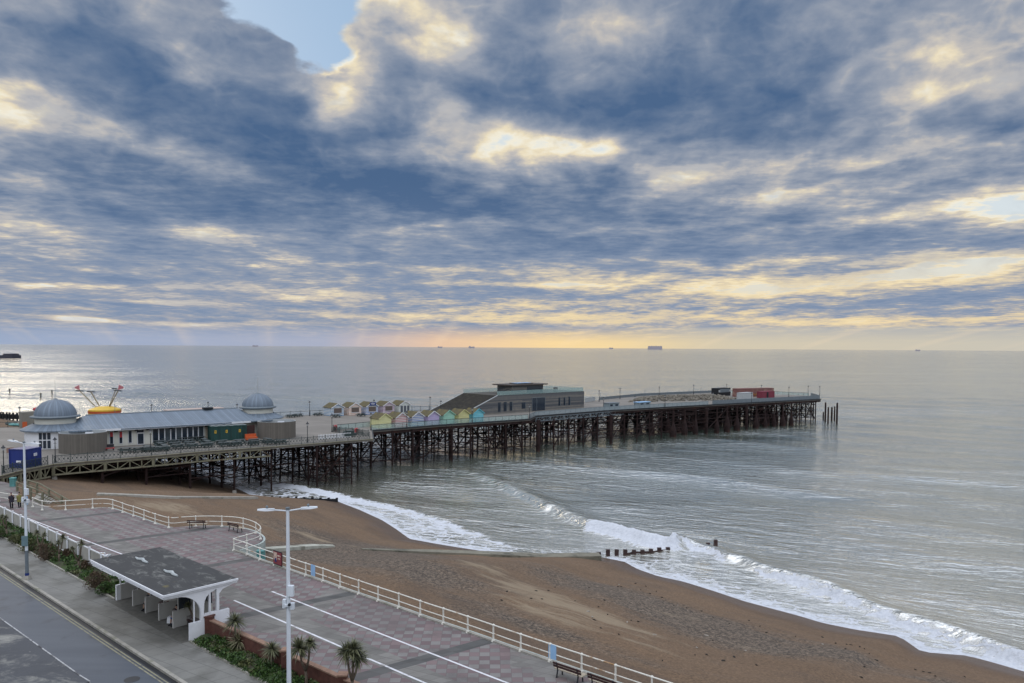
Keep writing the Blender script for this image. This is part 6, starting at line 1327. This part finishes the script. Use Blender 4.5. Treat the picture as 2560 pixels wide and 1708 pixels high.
# ------------------------------------------------------------------ people
def person(base, rz, label, coat, trousers, hair, pose='walk', hat=None, h=1.7):
    """skinned skeleton: faces local -y"""
    e = empty('person', base, rz, label=label, cat='person'); k = h / 1.75
    if pose == 'walk':
        J = {'pel': (0, 0, .93), 'wst': (0, 0, 1.08), 'chs': (0, .01, 1.3), 'nk': (0, 0, 1.47), 'hd': (0, -.02, 1.62), 'hd2': (0, -.02, 1.70),
             'sl': (-.19, 0, 1.41), 'el': (-.25, .03, 1.14), 'wl': (-.24, -.08, .92), 'sr': (.19, 0, 1.41), 'er': (.25, .04, 1.14), 'wr': (.24, .02, .90),
             'hl': (-.10, 0, .90), 'kl': (-.11, -.08, .50), 'al': (-.11, -.02, .10), 'tl': (-.11, -.16, .03), 'hr': (.10, 0, .90), 'kr': (.11, .02, .48), 'ar': (.11, .16, .12), 'tr': (.11, .06, .03)}
    else:
        J = {'pel': (0, .1, .56), 'wst': (0, .1, .70), 'chs': (0, .06, .92), 'nk': (0, 0, 1.10), 'hd': (0, -.05, 1.25), 'hd2': (0, -.05, 1.33),
             'sl': (-.19, .03, 1.04), 'el': (-.24, -.02, .78), 'wl': (-.12, -.25, .66), 'sr': (.19, .03, 1.04), 'er': (.24, -.02, .78), 'wr': (.12, -.25, .66),
             'hl': (-.10, .05, .54), 'kl': (-.12, -.38, .52), 'al': (-.12, -.40, .12), 'tl': (-.12, -.54, .04), 'hr': (.10, .05, .54), 'kr': (.12, -.38, .52), 'ar': (.12, -.36, .12), 'tr': (.12, -.50, .04)}
    Rd = {'pel': .14, 'wst': .13, 'chs': .15, 'nk': .06, 'hd': .095, 'hd2': .085, 'sl': .07, 'el': .045, 'wl': .03, 'sr': .07, 'er': .045, 'wr': .03, 'hl': .095, 'kl': .06, 'al': .042, 'tl': .035, 'hr': .095, 'kr': .06, 'ar': .042, 'tr': .035}
    E = [('pel', 'wst'), ('wst', 'chs'), ('chs', 'nk'), ('nk', 'hd'), ('hd', 'hd2'), ('chs', 'sl'), ('sl', 'el'), ('el', 'wl'), ('chs', 'sr'), ('sr', 'er'), ('er', 'wr'), ('pel', 'hl'), ('hl', 'kl'), ('kl', 'al'), ('al', 'tl'), ('pel', 'hr'), ('hr', 'kr'), ('kr', 'ar'), ('ar', 'tr')]
    # hands: palm and five curled fingers as further chains
    for sd, wr in ((-1, 'wl'), (1, 'wr')):
        w0 = Vector(J[wr]); dn = Vector((0, -.25, -1)).normalized() if pose == 'walk' else Vector((-sd * .4, -.9, -.3)).normalized(); sx = Vector((0, 1, 0)) if pose == 'walk' else Vector((sd, 0, 0)); inn = Vector((-sd, 0, 0)) if pose == 'walk' else Vector((0, 0, -1))
        pk = wr + 'p'; J[pk] = tuple(w0 + dn * .06); Rd[pk] = .034; E.append((wr, pk))
        for f_, (o_, L_) in enumerate([(-.03, .07), (-.01, .082), (.01, .078), (.03, .062)]):
            a_ = w0 + dn * .085 + sx * o_; J[pk + str(f_) + 'a'] = tuple(a_); J[pk + str(f_) + 'b'] = tuple(a_ + dn * L_ * .55 + inn * .01); J[pk + str(f_) + 'c'] = tuple(a_ + dn * L_ + inn * .035)
            for z_, r_ in (('a', .010), ('b', .009), ('c', .008)): Rd[pk + str(f_) + z_] = r_
            E += [(pk, pk + str(f_) + 'a'), (pk + str(f_) + 'a', pk + str(f_) + 'b'), (pk + str(f_) + 'b', pk + str(f_) + 'c')]
        J[pk + 't'] = tuple(w0 + dn * .05 - sx * .045); J[pk + 'u'] = tuple(w0 + dn * .09 - sx * .055 + inn * .02); Rd[pk + 't'] = .011; Rd[pk + 'u'] = .009; E += [(pk, pk + 't'), (pk + 't', pk + 'u')]
    ks = list(J); me = bpy.data.meshes.new('body'); me.from_pydata([Vector(J[x]) * k for x in ks], [(ks.index(a), ks.index(b)) for a, b in E], []); o = bpy.data.objects.new('body', me); COL.objects.link(o); o.parent = e
    sk = o.modifiers.new('skin', 'SKIN'); me.skin_vertices[0].data[0].use_root = True
    for i, x in enumerate(ks): me.skin_vertices[0].data[i].radius = (Rd[x] * k, Rd[x] * k)
    o.modifiers.new('sub', 'SUBSURF').levels = 1; o.modifiers['sub'].render_levels = 1; me.materials.append(M['skin'])
    V = lambda x: Vector(J[x]) * k
    # clothing as tapered shells following the body
    c = MB()
    if pose == 'walk':
        rings = [(.66, .25, .19), (.82, .235, .18), (1.0, .205, .16), (1.2, .215, .165), (1.36, .20, .14), (1.46, .10, .09), (1.50, .08, .08)]
        n = 16; vs = [Vector((math.cos(2 * math.pi * i / n) * rx, math.sin(2 * math.pi * i / n) * ry, z)) * k for z, rx, ry in rings for i in range(n)]
    else:
        rings = [(.52, .21, .19, .1), (.70, .20, .17, .10), (.90, .21, .17, .06), (1.02, .19, .14, .03), (1.10, .10, .09, 0)]
        n = 16; vs = [Vector((math.cos(2 * math.pi * i / n) * rx, math.sin(2 * math.pi * i / n) * ry + dy_, z)) * k for z, rx, ry, dy_ in rings for i in range(n)]
    c.add(vs, [(r * n + i, r * n + (i + 1) % n, (r + 1) * n + (i + 1) % n, (r + 1) * n + i) for r in range(len(rings) - 1) for i in range(n)])
    for s_ in 'lr': c.path([V('s' + s_) , V('e' + s_), V('w' + s_)], [.085 * k, .068 * k, .052 * k], 8)
    c.build('coat', coat, e, smooth=True)
    t_ = MB()
    for s_ in 'lr': t_.path([V('h' + s_), V('k' + s_), V('a' + s_)], [.11 * k, .078 * k, .062 * k], 9)
    t_.build('trousers', trousers, e, smooth=True)
    for s_ in 'lr': b_ = MB(); b_.path([V('a' + s_) + Vector((0, .06, -.03)), V('a' + s_) * .5 + V('t' + s_) * .5, V('t' + s_) + Vector((0, -.02, 0))], [.05, .06, .045], 7); b_.build('shoe', M['black'], e)
    hr_ = MB(); hd = V('hd') * .5 + V('hd2') * .5; hr_.ico(hd + Vector((0, .025, .03)), (.105, .11, .12)); ho = hr_.build('hat' if hat else 'hair', hair, e, smooth=True); sb = ho.modifiers.new('sub', 'SUBSURF'); sb.levels = 1; sb.render_levels = 1
    f_ = MB(); f_.ico(hd + Vector((0, -.10, -.02)), (.014, .022, .02)); [f_.ico(hd + Vector((x, -.088, .012)), (.012, .008, .008), mi=1) for x in (-.033, .033)]; f_.box(hd + Vector((0, -.092, -.055)), (.05, .01, .01), mi=2); [f_.ico(hd + Vector((x, 0, -.005)), (.012, .022, .03)) for x in (-.098, .098)]; f_.build('face', [M['skin'], M['black'], M['red']], e)
    return e
dkcoat = pmat('charcoal_coat', (.028, .024, .036), .8); olc = pmat('olive_coat', (.20, .18, .055), .8, var=.2); dkt = pmat('dark_trousers', (.012, .012, .02), .8); jeans = pmat('blue_jeans', (.03, .08, .20), .8)
away = math.atan2(-E1.y, -E1.x) - math.pi / 2 + math.pi
person(atz(29, 1271, ZP), away, 'walker in a dark charcoal coat and pinkish hat on the promenade', dkcoat, dkt, pmat('mauve_hat', (.13, .06, .08), .8), hat=True, h=1.74)
person(atz(49, 1269, ZP), away, 'walker in a long olive green coat with dark hair on the promenade', olc, dkt, pmat('dark_hair', (.015, .012, .01), .7), h=1.70)
def in_sh(x, t, z=0): return FR(x, t, ZV + z)
fs_ = math.atan2(E2.y, E2.x) - math.pi / 2
person(in_sh(3.72, 2.5, 0), fs_, 'dark clothed person seated in the second bay of the shelter', dkt, dkt, pmat('black_hair', (.01, .01, .012), .7), 'sit')
person(in_sh(7.95, 2.5, 0), fs_, 'person in black top and blue jeans seated in the fourth shelter bay', dkt, jeans, pmat('brown_hair', (.02, .015, .012), .7), 'sit')
mh = MB(); pmh = atz(330, 1699, ZR); mh.lathe([(.42, -.02), (.42, .008), (0, .008)], n=24); o = mh.build('manhole_cover', pmat('iron_cover', (.03, .032, .036), .6)); o.location = (pmh.x, pmh.y, ZR); tag(o, label='round iron manhole cover in the road at the bottom', cat='manhole')
bgm = MB(); bgm.box((0, 0, .2), (.35, .22, .4), taper=.8); bgm.path([(-.1, 0, .38), (0, 0, .52), (.1, 0, .38)], .012, 4); o = bgm.build('carrier_bag', M['white']); o.location = in_sh(7.3, 2.3, .01); tag(o, label='white carrier bag beside the person in blue jeans', cat='bag')
bgm = MB(); bgm.box((0, 0, .22), (.4, .3, .42), taper=.85); bgm.ico((0, 0, .46), (.16, .12, .08)); o = bgm.build('rucksack', M['black']); o.location = in_sh(1.35, 2.95, .50); tag(o, label='black rucksack on the seat of the first shelter bay', cat='bag')
bgm = MB(); bgm.box((0, 0, .18), (.34, .26, .36), taper=.85); bgm.ico((0, 0, .38), (.13, .1, .08)); o = bgm.build('holdall', pmat('maroon_cloth', (.11, .025, .03), .8)); o.location = in_sh(5.6, 2.95, .50); tag(o, label='maroon bag on the seat of the third shelter bay', cat='bag')
